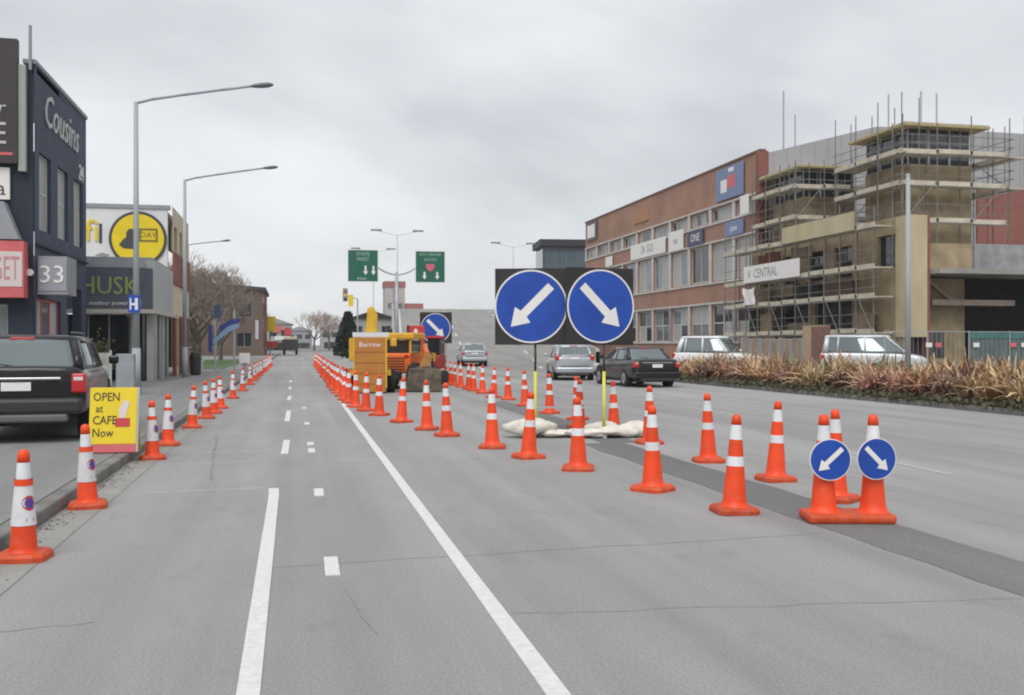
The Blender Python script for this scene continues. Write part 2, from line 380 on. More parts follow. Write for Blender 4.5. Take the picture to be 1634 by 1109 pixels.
MB().quad((KL, -6, .004), (KL + .34, -6, .004), (KL + .34, 70, .004), (KL, 70, .004)).build('gutter', mat('gutter_concrete', (.29, .285, .265), .9, var=.15, vscale=2, bump=.3), kerb)
# right-hand kerb and yard behind the garden
yard = MB().box(18.6, 60, 8, 46.2, -.015, .04); yard.box(KR + .16, 60, 46.2, 64, -.015, .03)
tag(yard.build('car_park', asphalt('car_park_asphalt', .26, (1, .98, .95), .2)), kind='structure')
bed = MB().box(KR + .15, 18.6, 8, 43, -.01, .10)
tag(bed.build('garden_bed', mat('garden_soil', (.05, .04, .03), .95, var=.4, vscale=5, bump=.6)), kind='structure')
kr = empty('garden_kerb', (KR, 8, 0)); tag(kr, kind='structure')
for i in range(15): MB().box(KR, KR + .148, 8.0 + i * 2.4, 8.0 + i * 2.4 + 2.38, -.01, .12).build('kerb_stone', KERB, kr, bevel=.02)
# bridge ramp: road that climbs to the right
def ramp_z(y_): 
    t = min(1, max(0, (y_ - 58) / 112)); zz = 7.4 * t * t * (3 - 2 * t)
    if y_ > 170: zz = 7.4 - 7.4 * min(1, (y_ - 170) / 150) ** 2
    return zz + .004
def ramp_l(y_): return 6.6 + .9 * max(0, min(1, (y_ - 45) / 30)) + max(0, y_ - 75) * .095
def ramp_r(y_): return 15.0 + 8 * max(0, min(1, (y_ - 43) / 32)) ** 1.2 + max(0, y_ - 75) * .165
rm = MB(); ys = [45 + i * 5 for i in range(45)]
for a, b in zip(ys[:-1], ys[1:]):
    rm.quad((ramp_l(a), a, ramp_z(a)), (ramp_r(a), a, ramp_z(a)), (ramp_r(b), b, ramp_z(b)), (ramp_l(b), b, ramp_z(b)))
tag(rm.build('bridge_ramp', RAMPM, smooth=True), kind='structure')
for side, nm, lab in ((ramp_l, 'ramp_parapet', 'low grey concrete parapet on the machine side of the rising bridge road'),
                      (ramp_r, 'ramp_parapet', 'low grey concrete parapet on the brick-building side of the rising bridge road')):
    pa = MB(); s_ = -1 if side is ramp_l else 1
    for a, b in zip(ys[5:-1], ys[6:]):
        x0, x1, z0, z1 = side(a), side(b), ramp_z(a), ramp_z(b); w_ = .3 * s_; hh = .75
        P = [(x0, a, -.01), (x0, a, z0 + hh), (x1, b, z1 + hh), (x1, b, -.01)]; Q = [(p[0] + w_, p[1], p[2]) for p in P]
        pa.quad(*P); pa.quad(*Q); pa.quad(P[1], Q[1], Q[2], P[2])
    tag(pa.build(nm, mat('parapet_concrete', (.34, .335, .29), .9, var=.2, vscale=.6)), lab, 'parapet')
rl = empty('ramp_lines', (0, 0, 0)); tag(rl, kind='structure')
for fr, wd, dash in ((.035, .14, 0), (.36, .12, 1), (.68, .12, 1), (.965, .14, 0)):
    for k, a in enumerate(range(60, 166, 5)):
        if dash and k % 2: continue
        m = MB(); b = a + (5 if not dash else 3.5); P = []
        for yy in (a, (a + b) / 2, b):
            x = ramp_l(yy) + (ramp_r(yy) - ramp_l(yy)) * fr; P.append((x, yy, ramp_z(yy) + .03))
        for q0, q1 in zip(P[:-1], P[1:]): m.quad((q0[0] - wd, q0[1], q0[2]), (q0[0] + wd, q0[1], q0[2]), (q1[0] + wd, q1[1], q1[2]), (q1[0] - wd, q1[1], q1[2]))
        m.build('ramp_line', mat('faded_paint', (.58, .58, .56), .8, var=.1), rl)

def ramp_lamp(x, y_, z, hh, lab):
    q = empty('bridge_lamp', (x, y_, z), lab, 'street lamp', 'street lamps on the bridge rise')
    MB().tube((x, y_, z), (x, y_, z + hh + .1), .07, .04, n=8).build('pole', PALEPOST, q)
    for s_ in (-1, 1):
        MB().tube((x, y_, z + hh), (x + s_ * 1.7, y_, z + hh + .4), .025, n=6).build('arm', PALEPOST, q)
        MB().box(x + s_ * 1.7 - .45, x + s_ * 1.7 + .45, y_ - .12, y_ + .12, z + hh + .36, z + hh + .5).build('lamp_head', GREYP, q, bevel=.04)
PALEPOST = mat('pale_post', (.66, .68, .69), .6, var=.05)
for x, y_, z, h_, lab in ((8.3, 82, 0, 10.4, 'tall pale twin-armed lamp post beside the green direction panels'), (7.6, 98, 0, 10.4, 'farther pale twin-armed lamp post left of the green direction panels'),
                       (20.4, 93, ramp_z(93), 9.0, 'pale twin-armed lamp post on the bridge rise above the large arrow sign')):
    ramp_lamp(x, y_, z, h_, lab)
# painted markings and repairs (thin sheets above the asphalt)
mk = empty('road_markings', (0, 0, 0)); tag(mk, kind='structure')
def strip(name, pts, w_, z, material, parent=mk, wob=0):
    mb = MB(); L = []
    for i, p in enumerate(pts):
        a = Vector(pts[max(0, i - 1)]); b = Vector(pts[min(len(pts) - 1, i + 1)]); dd = (b - a).normalized(); n_ = Vector((-dd.y, dd.x)) * w_ / 2
        n_ *= 1 + random.uniform(-wob, wob)
        L.append((Vector(p) + n_, Vector(p) - n_))
    for (a, b), (c, d_) in zip(L[:-1], L[1:]):
        mb.quad((a.x, a.y, z), (b.x, b.y, z), (d_.x, d_.y, z), (c.x, c.y, z))
        mb.quad((a.x, a.y, z), (c.x, c.y, z), (c.x, c.y, .0003), (a.x, a.y, .0003)); mb.quad((b.x, b.y, z), (d_.x, d_.y, z), (d_.x, d_.y, .0003), (b.x, b.y, .0003))
    for a, b in (L[0], L[-1]): mb.quad((a.x, a.y, z), (b.x, b.y, z), (b.x, b.y, .0003), (a.x, a.y, .0003))
    return mb.build(name, material, parent)
strip('edge_line', [(-.19, 2.5 + i * .6) for i in range(14)] + [(-.2, 10.72)], .10, .008, PAINT, wob=.03)
for a, b in ((14.1, 16.1), (20.1, 23.3), (27.8, 29.9), (34.5, 36.5), (41, 43)): strip('lane_dash', [(-.12, a), (-.10, b)], .10, .008, PAINT)
for a, b in ((6.6, 7.17), (10.1, 10.6), (14.2, 14.75), (15.25, 15.7), (19.2, 19.7), (24, 24.5)): strip('guide_dash', [(.25, a), (.255, b)], .095, .008, PAINT)
strip('lane_line', [(1.10 + .0055 * (y_ - 3), y_) for y_ in [3 + i * 1.0 for i in range(25)]], .10, .008, PAINT, wob=.04)
OLDP = mat('worn_paint', (.40, .40, .39), .8, var=.15, vscale=8)
strip('old_lane_line', [(7.4, 10.2), (7.5, 12.6)], .10, .008, OLDP); strip('old_lane_line', [(9.2, 20), (9.3, 23)], .10, .008, OLDP)
tr = empty('trench_reinstatement', (4.5, 8, 0)); tag(tr, kind='structure')
strip('seal_strip', [(4.58 + random.uniform(-.015, .015), 2.6 + i * .5) for i in range(25)], .68, .004, TRENCH, tr, wob=.05)
strip('seal_strip', [(4.9, 14.6), (5.0, 18), (5.2, 26)], .6, .0042, TRENCH, tr)
cr = empty('road_cracks', (0, 0, 0)); tag(cr, kind='structure')
def crack(x0, y0, x1, y1, w_=.018, material=CRACK, n=14, amp=.03):
    pts = []
    for i in range(n + 1):
        t = i / n; pts.append((x0 + (x1 - x0) * t + random.uniform(-amp, amp) * .5, y0 + (y1 - y0) * t + random.uniform(-amp, amp)))
    strip('crack', pts, w_, .0022, material, cr, wob=.6)
crack(-.15, 6.95, 4.1, 7.25, .013); crack(-2.0, 5.6, -1.05, 5.75, .012); crack(1.2, 5.45, 4.2, 5.15, .008)
crack(-1.25, 17.5, -.9, 11.5, .03, amp=.04); crack(.3, 6.2, .42, 5.2, .006, amp=.02)
for yy in (10.7, 13.2, 14.5, 16.0, 17.6): strip('pale_joint', [(-1.6 + k * .13, yy + k * .012 + random.uniform(-.01, .01)) for k in range(11)], 0.032, .0026, JOINT, cr, wob=.5)
strip('pale_joint', [(.5, 13.2), (1.1, 13.25)], .04, .0026, JOINT, cr)


# ------------------------------------------------------------------ cones
def disc(mb, cx, cz, r, y, n=40, th=.004, M=None, a0=0):
    pts = [(cx + r * math.cos(2 * math.pi * i / n), cz + r * math.sin(2 * math.pi * i / n)) for i in range(n)]
    return mb.prism(pts, y - th, y, M)
def ring_base(mb, hw, z0, z1, cut=.3):
    c = hw * cut; pts = [(hw, -hw + c), (hw, hw - c), (hw - c, hw), (-hw + c, hw), (-hw, hw - c), (-hw, -hw + c), (-hw + c, -hw), (hw - c, -hw)]
    n = 8; q = .9
    vs_ = [(p[0], p[1], z0) for p in pts] + [(p[0], p[1], z0 + (z1 - z0) * .6) for p in pts] + [(p[0] * q, p[1] * q, z1) for p in pts]
    fs = [tuple(range(n - 1, -1, -1)), tuple(range(2 * n, 3 * n))]
    for k in range(2):
        for i in range(n): fs.append((k * n + i, k * n + (i + 1) % n, (k + 1) * n + (i + 1) % n, (k + 1) * n + i))
    mb.add(vs_, fs)
RB = [('lower_body', ORANGE, [(.135, .055), (.115, .075), (.104, .12), (.078, .42)]), ('reflective_band', WHITE, [(.0785, .42), (.071, .505)]),
      ('upper_body', ORANGE, [(.0705, .505), (.058, .655)]), ('reflective_collar', WHITE, [(.0575, .655), (.046, .785)]),
      ('cap', ORANGE, [(.0455, .785), (.042, .84), (.034, .868), (.012, .878)])]
LB = [('lower_body', ORANGE, [(.12, .045), (.098, .06), (.09, .09), (.078, .25)]), ('sleeve', SLEEVEW, [(.084, .245), (.058, .525)]),
      ('neck_ring', ORANGE, [(.062, .52), (.060, .565)]), ('reflective_collar', WHITE, [(.050, .565), (.042, .68)]),
      ('cap', ORANGE, [(.043, .68), (.040, .735), (.032, .760), (.010, .77)])]
PURP = mat('no_stopping_blue', (.10, .05, .30), .5); RINGR = mat('no_stopping_red', (.55, .04, .06), .5)
def make_cone(bands, hw, sleeve, full):
    root = empty('traffic_cone', (0, 0, 0))
    if full:
        b = MB(); ring_base(b, hw, .001, .06); b.build('base', ORANGED, root, loc=(0, 0, 0))
        for nm, ma, pf in bands:
            MB().lathe(pf, 24, cap=(nm == 'cap')).build(nm, ma, root, smooth=40, loc=(0, 0, 0))
        if sleeve:
            # round no-stopping emblem wrapped on the camera-right of the sleeve
            for nm, r_, ma, dz in (('emblem_ring', .052, RINGR, .0015), ('emblem', .036, PURP, .003)):
                mb = MB(); n = 18; cz = .40; ctr = R(-38); P = [(0, 0)] + [(r_ * math.cos(2 * math.pi * i / n), r_ * math.sin(2 * math.pi * i / n)) for i in range(n)]
                V = []
                for u, v in P:
                    z = cz + v; rad = .084 - (z - .245) * (.026 / .28) + dz; a = ctr + u / rad; V.append((rad * math.cos(a), rad * math.sin(a), z))
                mb.add(V, [(0, i + 1, (i + 1) % n + 1) for i in range(n)]); mb.build(nm, ma, root, loc=(0, 0, 0))
            mb = MB(); V = []
            for u, v in ((-.03, -.012), (.03, -.012), (.03, .012), (-.03, .012)):
                z = .285 + v; rad = .0835 - (z - .245) * (.026 / .28) + .002; a = R(-38) + u / rad; V.append((rad * math.cos(a), rad * math.sin(a), z))
            mb.add(V, [(0, 1, 2, 3)]); mb.build('red_arrow', RINGR, root, loc=(0, 0, 0))
    else:
        b = MB(); b.m(ORANGED); ring_base(b, hw, .001, .06)
        for nm, ma, pf in bands: b.m(ma); b.lathe(pf, 12, cap=(nm == 'cap'))
        bpy.data.objects.remove(root); root = b.build('traffic_cone', None, loc=(0, 0, 0))
    return root
protoR, protoRs = make_cone(RB, .19, False, True), make_cone(RB, .19, False, False)
protoL, protoLs = make_cone(LB, .165, True, True), make_cone(LB, .165, True, False)
used = set()
def cone(proto, x, y, label, group, z=0, rz=None, tilt=0):
    o = proto if proto.name not in used else copy_tree(proto)
    used.add(o.name); used.add(proto.name)
    o.location = (x, y, z); o.rotation_euler = (R(random.gauss(0, 1.1)), R(random.gauss(0, 1.1)), rz if rz is not None else random.uniform(-.6, .6))
    tag(o, label, 'traffic cone', group); return o
LP = [(-1.84, 7.56), (-1.85, 9.85), (-1.8, 13.82), (-1.82, 15.65), (-1.78, 18.85), (-1.72, 21.19), (-1.68, 22.69), (-1.66, 24.43), (-1.64, 28.92),
      (-1.6, 33.54), (-1.58, 38.7)] + [(-1.57 + random.uniform(-.05, .05), 43 + i * 3.3) for i in range(11)]
for i, (x, y_) in enumerate(LP):
    nm = ORD[i] if i == 0 else ORD[i] + ' from the camera'
    lab = f'orange cone with white no-stopping sleeve, {nm} in the kerbside row' if i < 11 else 'small distant sleeved cone at the far end of the kerbside row'
    cone(protoL if i < 12 else protoLs, x, y_, lab, 'sleeved cones along the left kerb' if i < 11 else 'far sleeved cones along the left kerb', rz=random.uniform(-.15, .15))
FR = [(3.85, 8.33), (3.61, 9.76), (3.33, 11.55), (3.04, 12.91), (2.82, 14.27), (2.46, 16.29), (2.3, 17.56), (2.04, 19.36), (1.78, 21.35), (1.6, 22.82), (1.46, 24.25), (1.38, 26.0)]
FR2 = [(1.33 + .0058 * (i * 1.9) + random.uniform(-.05, .05), 27.6 + i * 1.9 + random.uniform(-.2, .2)) for i in range(27)]
for i, (x, y_) in enumerate(FR):
    nm = ORD[i] if i == 0 else ORD[i] + ' from the camera'
    cone(protoR, x, y_, f'orange cone with two white bands, {nm} in the front tapering row', 'cones of the front taper')
for i, (x, y_) in enumerate(FR2):
    cone(protoR if i < 6 else protoRs, x, y_, 'small distant orange cone in the dense line beside the open lane', 'far cones beside the open lane')
BR = [(5.2, 10.19), (5.19, 12.0), (5.27, 14.4), (5.36, 16.38), (5.05, 17.43), (5.54, 19.26), (5.45, 21.14), (5.53, 23.86), (5.71, 26.67), (5.55, 27.9), (5.67, 30.26)]
BR2 = [(5.7 + i * .03, 31.8 + i * 1.5 + random.uniform(-.25, .25)) for i in range(14)]
for i, (x, y_) in enumerate(BR):
    nm = ORD[i] if i == 0 else ORD[i] + ' from the camera'
    cone(protoR, x, y_, f'orange cone with two white bands, {nm} in the back row', 'cones of the back row')
for i, (x, y_) in enumerate(BR2):
    cone(protoRs, x, y_, 'small distant orange cone in the dense far end of the back row', 'far cones of the back row')
cone(protoR, 5.1, 8.75, 'orange cone standing just behind the twin blue-arrow cones', 'cones of the back row')
for p in (protoR, protoRs, protoL, protoLs): assert p.name in used

# ------------------------------------------------------------------ blue arrow signs
def arrow_pts(r, left):
    # arrow pointing down, diagonal
    L, hw, hh, hl = r * .78, r * .115, r * .30, r * .50
    pts = [(-hw, L), (hw, L), (hw, -L + hl), (hh, -L + hl * .92), (0, -L), (-hh, -L + hl * .92), (-hw, -L + hl)]
    a = R(-45 if left else 45); c, s_ = math.cos(a), math.sin(a)
    return [(p[0] * c - p[1] * s_, p[0] * s_ + p[1] * c) for p in pts]
def arrow_disc(parent, M, r, left, name='arrow_disc'):
    d_ = MB(); disc(d_, 0, 0, r, 0, th=.008, M=M); o = d_.build(name, SWHITE, parent)
    b = MB(); disc(b, 0, 0, r * .955, -.008, th=.002, M=M); b.build('blue_face', BLUE, o)
    MB().prism(arrow_pts(r, left), -.013, -.0105, M).build('white_arrow', SWHITE, o); return o
tw = empty('twin_arrow_cones', (4.62, 7.72, 0), 'pair of cones on one orange base carrying two small blue arrow discs', 'sign')
TWM = F(4.62, 7.72, 0, -14)
b = MB(); b.box(-.385, .345, -.19, .19, .002, .085, TWM); b.build('base', ORANGED, tw, bevel=.03)
for sx in (-.215, .20):
    for nm, ma, pf in RB:
        MB().lathe([(r_, z + .03) for r_, z in pf], 24, cap=(nm == 'cap'), M=TWM @ Matrix.Translation((sx, 0, 0))).build(nm, ma, tw, smooth=40)
arrow_disc(tw, TWM @ Matrix.Translation((-.195, -.12, .535)) @ Matrix.Rotation(R(3), 4, 'Z') @ Matrix.Rotation(R(2), 4, 'Y'), .175, True)
arrow_disc(tw, TWM @ Matrix.Translation((.185, -.13, .545)) @ Matrix.Rotation(R(10), 4, 'Z'), .175, False)
# large double sign on a stand
bs = empty('double_arrow_sign', (4.4, 15.9, 0), 'large black-backed sign with two blue discs, arrows pointing down left and down right', 'sign')
BSM = F(4.40, 15.9, 0, -16)
BL = BSM @ Matrix.Translation((-.60, 0, 2.13)) @ Matrix.Rotation(R(-4), 4, 'Z'); BRt = BSM @ Matrix.Translation((.55, .0, 2.13)) @ Matrix.Rotation(R(24), 4, 'Z')
MB().box(-.60, .62, .012, .035, -.63, .63, BL).build('backing_board', BLACKB, bs, bevel=.006)
MB().box(-.615, .60, .012, .035, -.63, .63, BRt).build('backing_board', BLACKB, bs, bevel=.006)
arrow_disc(bs, BL @ Matrix.Translation((.0, .008, .0)), .605, True); arrow_disc(bs, BRt @ Matrix.Translation((.0, .008, .0)), .605, False)
for sx in (-.53, .60):
    MB().tube(BSM @ Vector((sx, .06, .05)), BSM @ Vector((sx, .06, 1.06)), .028, n=10).build('pole_sleeve', LIME, bs, smooth=40)
    MB().tube(BSM @ Vector((sx, .06, 1.0)), BSM @ Vector((sx, .06, 1.52)), .02, n=8).build('pole', DARK, bs, smooth=40)
    MB().box(sx - .03, sx + .03, -.45, .5, .004, .05, BSM).build('foot', GALV, bs)
MB().box(-.5, .57, .045, .075, .45, .48, BSM).build('cross_bar', GALV, bs)
def bag(x, y_, sx, sy, h_, lab, seed, rz=0):
    rn = random.Random(seed); mb = MB(); n, k = 22, 9; V = []
    for j in range(k):
        t = j / (k - 1) * math.pi; 
        for i in range(n):
            a = 2 * math.pi * i / n; rr = math.sin(t) ** .55 if 0 < t < math.pi else .02; w_ = 1 + .12 * math.sin(3 * a + seed) + rn.uniform(-.13, .13)
            V.append((sx * rr * math.cos(a) * w_, sy * rr * math.sin(a) * w_, h_ * .5 - h_ * .5 * math.cos(t) * (1 + .22 * math.sin(2 * a + seed) + rn.uniform(-.12, .12))))
    mb.add(V, [(j * n + i, j * n + (i + 1) % n, (j + 1) * n + (i + 1) % n, (j + 1) * n + i) for j in range(k - 1) for i in range(n)])
    mb.add([], []); o = mb.build('sandbag', BAG, smooth=True, loc=(x, y_, 0)); o.rotation_euler = (0, 0, rz)
    o.location.z = -min(v[2] for v in V); return tag(o, lab, 'sandbag', 'sandbags holding down the double arrow sign')
BX = [BSM @ Vector(p) for p in ((-.62, -.28, 0), (-.18, -.22, 0), (.30, -.28, 0), (.82, -.22, 0), (1.12, -.10, 0), (-.45, .42, 0), (.6, .45, 0))]
for i, (p, dims, lab) in enumerate(zip(BX, ((.40, .25, .25), (.30, .2, .10), (.34, .22, .12), (.34, .22, .16), (.26, .2, .21), (.3, .2, .18), (.3, .2, .17)),
        ('plump white sandbag on the left foot of the double arrow sign', 'flat white sandbag between the feet, next to the plump left one',
         'white sandbag just left of the right yellow pole', 'white sandbag in front of the right yellow pole', 'small upright white sandbag at the right end of the row',
         'white sandbag on the rear of the left sign foot', 'white sandbag on the rear of the right sign foot'))):
    bag(p.x, p.y, *dims, lab, i, random.uniform(-.4, .4))
# keep-right disc by the machines
kp = empty('keep_right_sign', (5.6, 39.9, 0), 'single blue disc with white arrow on a black board beside the dirt bucket', 'sign')
KM = F(5.6, 39.9, 0, -12); KC = KM @ Matrix.Translation((0, 0, 2.16))
MB().box(-.66, .62, .012, .04, -.60, .64, KC).build('backing_board', BLACKB, kp); arrow_disc(kp, KC @ Matrix.Translation((-.03, .008, 0)), .6, False)
for sx in (-.4, .4):
    MB().tube(KM @ Vector((sx, .06, 0)), KM @ Vector((sx, .06, 1.7)), .03, n=8).build('pole', GALV, kp)
# yellow sandwich board
ab = empty('sandwich_board', (-2.26, 13.55, .115), 'yellow pavement board with black writing and red foot by the kerb', 'sign')
AM = F(-2.26, 13.55, .115, -4) @ Matrix.Rotation(R(-9), 4, 'X')
MB().box(-.29, .29, 0, .02, .12, .84, AM).build('front_panel', YEL, ab, bevel=.004)
MB().box(-.31, .29, -.012, .03, .012, .115, AM).build('foot_panel', PINKRED, ab, bevel=.006)
MB().box(.292, .318, -.004, .03, .02, .85, AM).build('frame_rail', GALV, ab)
AM2 = F(-2.26, 13.55, .115, -4) @ Matrix.Translation((0, .30, 0)) @ Matrix.Rotation(R(9), 4, 'X')
MB().box(-.29, .29, 0, .02, .0, .84, AM2).build('rear_panel', YEL, ab)
for s, z, sz, x in (('OPEN', .72, .155, -.085), ('at', .57, .14, -.17), ('CAFE', .42, .155, -.10), ('Now', .26, .155, -.12)):
    text(ab, s, sz, AM @ Matrix.Translation((x, -.004, z)), BLACKB, ext=.002, squash=.82)
MB().box(.03, .21, -.006, -.001, .34, .45, AM).build('red_picture', RED, ab)
MB().prism([(.08, .452), (.15, .452), (.20, .66), (.13, .68), (.07, .56)], -.006, -.001, AM).build('white_picture', mat('picture_white', (.7, .6, .62), .6), ab)

# ------------------------------------------------------------------ cars
def loft(mb, secs):
    """secs: rings of equal count, joined in order, capped"""
    n = len(secs[0]); V = [p for s in secs for p in s]
    fs = [(k * n + i, k * n + (i + 1) % n, (k + 1) * n + (i + 1) % n, (k + 1) * n + i) for k in range(len(secs) - 1) for i in range(n)]
    fs += [tuple(range(n - 1, -1, -1)), tuple(range((len(secs) - 1) * n, len(secs) * n))]
    mb.add(V, fs)
def make_car(name, loc, rz, label, paint, L, Wd, body, house, wheel_r=.31, wb=(.85, 3.5), van=False, tail_z=(.75, 1.0), suv=False, clear=.2, rear_detail=True, front_detail=True):
    """body: (y, zlow, zbelt, widthfactor) stations from tail to nose; house: (yb_rear, yt_rear, yt_front, yb_front, zbelt, zroof)"""
    root = empty(name, loc, label, 'car'); hw = Wd / 2
    mb = MB(); secs = []
    for y_, zl, zb, wf in body:
        w_ = hw * wf; zm = zl + (zb - zl) * .45
        half = [(w_ * .55, zl), (w_ * .9, zl + .02), (w_ * .985, zl + .12), (w_, zm), (w_ * .985, zb - .16), (w_ * .93, zb - .04), (w_ * .80, zb), (w_ * .4, zb + .012)]
        secs.append([(x, y_, z) for x, z in half] + [(-x, y_, z) for x, z in reversed(half)])
    loft(mb, secs); bo = mb.build('body', paint, root, smooth=True, loc=(0, 0, 0))
    sb = bo.modifiers.new('sub', 'SUBSURF'); sb.levels = 1; sb.render_levels = 2
    yb0, yt0, yt1, yb1, zb, zr = house; wt = hw * .76; wbm = hw * .90
    # glasshouse
    g = MB(); N = 6
    def ring(t):     # t 0 belt .. 1 roof
        a = yb0 + (yt0 - yb0) * t; b_ = yb1 + (yt1 - yb1) * t; w_ = wbm + (wt - wbm) * (t ** 1.3); z = zb - .02 + (zr - .05 - zb + .02) * t
        bow = .07 * (1 - .2 * t)
        return [(-w_, a + bow, z), (-w_ * .6, a + .01, z), (0, a - .01, z), (w_ * .6, a + .01, z), (w_, a + bow, z),
                (w_, b_ - bow * 2, z), (w_ * .6, b_ - .03, z), (0, b_ + .02, z), (-w_ * .6, b_ - .03, z), (-w_, b_ - bow * 2, z)]
    loft(g, [ring(i / N) for i in range(N + 1)]); g.build('glazing', GLASSC, root, smooth=35, loc=(0, 0, 0))
    # roof
    rf = MB(); rs = []
    for t, z in ((.90, None), (1.0, None)):
        pass
    def rring(sc, z, t): return [(x * sc, (y_ - (yt0 + yt1) / 2) * (1 - (1 - sc) * .55) + (yt0 + yt1) / 2, z) for x, y_, _ in ring(t)]
    loft(rf, [rring(1.02, zr - .13, .92), rring(1.015, zr - .06, .98), rring(.93, zr - .015, 1), rring(.6, zr + .005, 1), rring(.1, zr + .01, 1)])
    rf.build('roof', paint, root, smooth=50, loc=(0, 0, 0))
    # pillars
    def pillar(nm, side, ya, yb, ta, tb, wdt, t0=0.0, t1=.96):
        p = MB(); P = []
        for t, yy, ww in ((t0, ya, ta), ((t0 + t1) / 2, (ya + yb) / 2, (ta + tb) / 2), (t1, yb, tb)):
            w_ = wbm + (wt - wbm) * (t ** 1.3); z = zb - .02 + (zr - .05 - zb + .02) * t
            P.append([(side * (w_ + .012), yy, z), (side * (w_ + .012), yy + ww, z), (side * (w_ - .10), yy + ww, z), (side * (w_ - .10), yy - .015, z)])
        loft(p, P); p.build(nm, paint, root, smooth=30, loc=(0, 0, 0))
    for s_ in (-1, 1):
        pillar('rear_pillar', s_, yb0 + .04, yt0 + .03, .30 if suv else .26, .20 if suv else .16, 0)
        mid = (yb0 + yb1) / 2 - .05; pillar('door_pillar', s_, mid, mid - .02, .09, .09, 0)
        if L > 4.4 or suv: q = yb0 + (mid - yb0) * .36; pillar('door_pillar', s_, q, q + .05, .06, .06, 0)
        pillar('front_pillar', s_, yb1 - .24, yt1 - .20, .10, .10, 0)
        # mirror
        MB().box(s_ * (hw + .10) - .08, s_ * (hw + .10) + .08, yb1 - .35, yb1 - .25, zb + .02, zb + .16).build('mirror', paint, root, loc=(0, 0, 0), bevel=.03)
    # wheels
    for s_ in (-1, 1):
        for wy in wb:
            x0 = s_ * (hw - .20); x1 = s_ * (hw + .005)
            MB().tube((x0, wy, wheel_r + .03), (s_ * (hw - .012), wy, wheel_r + .03), wheel_r + .065, n=28).build('wheel_arch', RUBBER, root, loc=(0, 0, 0))
            w_ = MB().tube((x0, wy, wheel_r), (x1, wy, wheel_r), wheel_r, n=28).build('wheel', RUBBER, root, smooth=40, loc=(0, 0, 0), bevel=.02)
            MB().tube((s_ * (hw - .02), wy, wheel_r), (s_ * (hw + .012), wy, wheel_r), wheel_r * .62, n=20).build('rim', RIM, w_, loc=(0, 0, 0))
            MB().tube((s_ * hw, wy, wheel_r), (s_ * (hw + .018), wy, wheel_r), wheel_r * .14, n=10).build('hub', DARK, w_, loc=(0, 0, 0))
    yr = body[0][0]
    if rear_detail:
        tz0, tz1 = tail_z
        for s_ in (-1, 1):
            a, b_ = sorted((s_ * hw * .76, s_ * hw * .965))
            MB().box(a, b_, yr - .02, yr + .20, tz0, tz1).build('tail_light', TAIL, root, loc=(0, 0, 0), bevel=.03)
            MB().box(a + .03, b_ - .03, yr - .026, yr + .05, tz0 + (tz1 - tz0) * .62, tz0 + (tz1 - tz0) * .82).build('reverse_light', TAILW, root, loc=(0, 0, 0), bevel=.01)
        zp = (tz0 + tz1) / 2 + .0
        MB().box(-.19, .19, yr - .030, yr - .012, zp - .10, zp + .02).build('number_plate', PLATE, root, loc=(0, 0, 0))
        MB().box(-hw * .62, hw * .62, yr - .035, yr, zp + .05, zp + .085).build('tailgate_trim', CHROME, root, loc=(0, 0, 0), bevel=.008)
        MB().box(-hw * .93, hw * .93, yr - .09, yr + .2, clear + .12, clear + .36).build('rear_bumper', paint if not suv else DARK, root, loc=(0, 0, 0), bevel=.06)
        MB().box(-hw * .72, hw * .72, yr - .10, yr + .1, clear + .02, clear + .13).build('bumper_skirt', CARGRY if suv else DARK, root, loc=(0, 0, 0), bevel=.03)
        MB().box(-.16, .16, yt0 - .03, yt0 + .10, zr - .075, zr - .035).build('stop_lamp', TAIL, root, loc=(0, 0, 0), bevel=.01)
        MB().box(-hw * .70, hw * .70, yr - .016, yr + .02, clear + .40, clear + .415).build('tailgate_seam', RUBBER, root, loc=(0, 0, 0)); MB().box(-.12, .12, yr - .04, yr, zp + .03, zp + .048).build('tailgate_handle', DARK, root, loc=(0, 0, 0))
        MB().tube((.02, yb0 + .0, zb + .03), (-hw * .45, yb0 + .03, zb + .10), .012, n=6).build('wiper', DARK, root, loc=(0, 0, 0))
        MB().tube((-hw * .55, yr - .06, clear - .0), (-hw * .55, yr + .2, clear), .035, n=10).build('exhaust', CHROME, root, loc=(0, 0, 0))
    if front_detail:
        yf = body[-1][0]
        for s_ in (-1, 1):
            a, b_ = sorted((s_ * hw * .60, s_ * hw * .93)); MB().box(a, b_, yf - .18, yf + .015, .62, .78).build('headlight', TAILW, root, loc=(0, 0, 0), bevel=.04)
        MB().box(-hw * .52, hw * .52, yf - .1, yf + .022, .55, .74).build('grille', DARK, root, loc=(0, 0, 0), bevel=.02)
        MB().box(-hw * .93, hw * .93, yf - .25, yf + .05, clear + .08, clear + .30).build('front_bumper', paint, root, loc=(0, 0, 0), bevel=.06)
        MB().box(-.19, .19, yf + .045, yf + .062, clear + .2, clear + .30).build('number_plate', PLATE, root, loc=(0, 0, 0))
    if suv:
        for s_ in (-1, 1): MB().tube((s_ * wt * .88, yt0 + .25, zr + .035), (s_ * wt * .88, yt1 - .3, zr + .035), .018, n=8).build('roof_rail', CARGRY, root, smooth=True, loc=(0, 0, 0))
    MB().box(-hw * .8, hw * .8, .25, L - .35, clear - .02, clear + .25).build('underbody', DARK, root, loc=(0, 0, 0))
    root.rotation_euler = (0, 0, R(rz)); return root
SEDAN = lambda L: [(0, .34, .92, .90), (.07, .28, 1.0, .965), (.45, .25, 1.01, 1.0), (1.3, .22, .97, 1.0), (2.6, .22, .94, 1.0), (3.4, .22, .93, .99), (L - .45, .25, .80, .96), (L - .08, .30, .68, .88), (L, .34, .62, .80)]
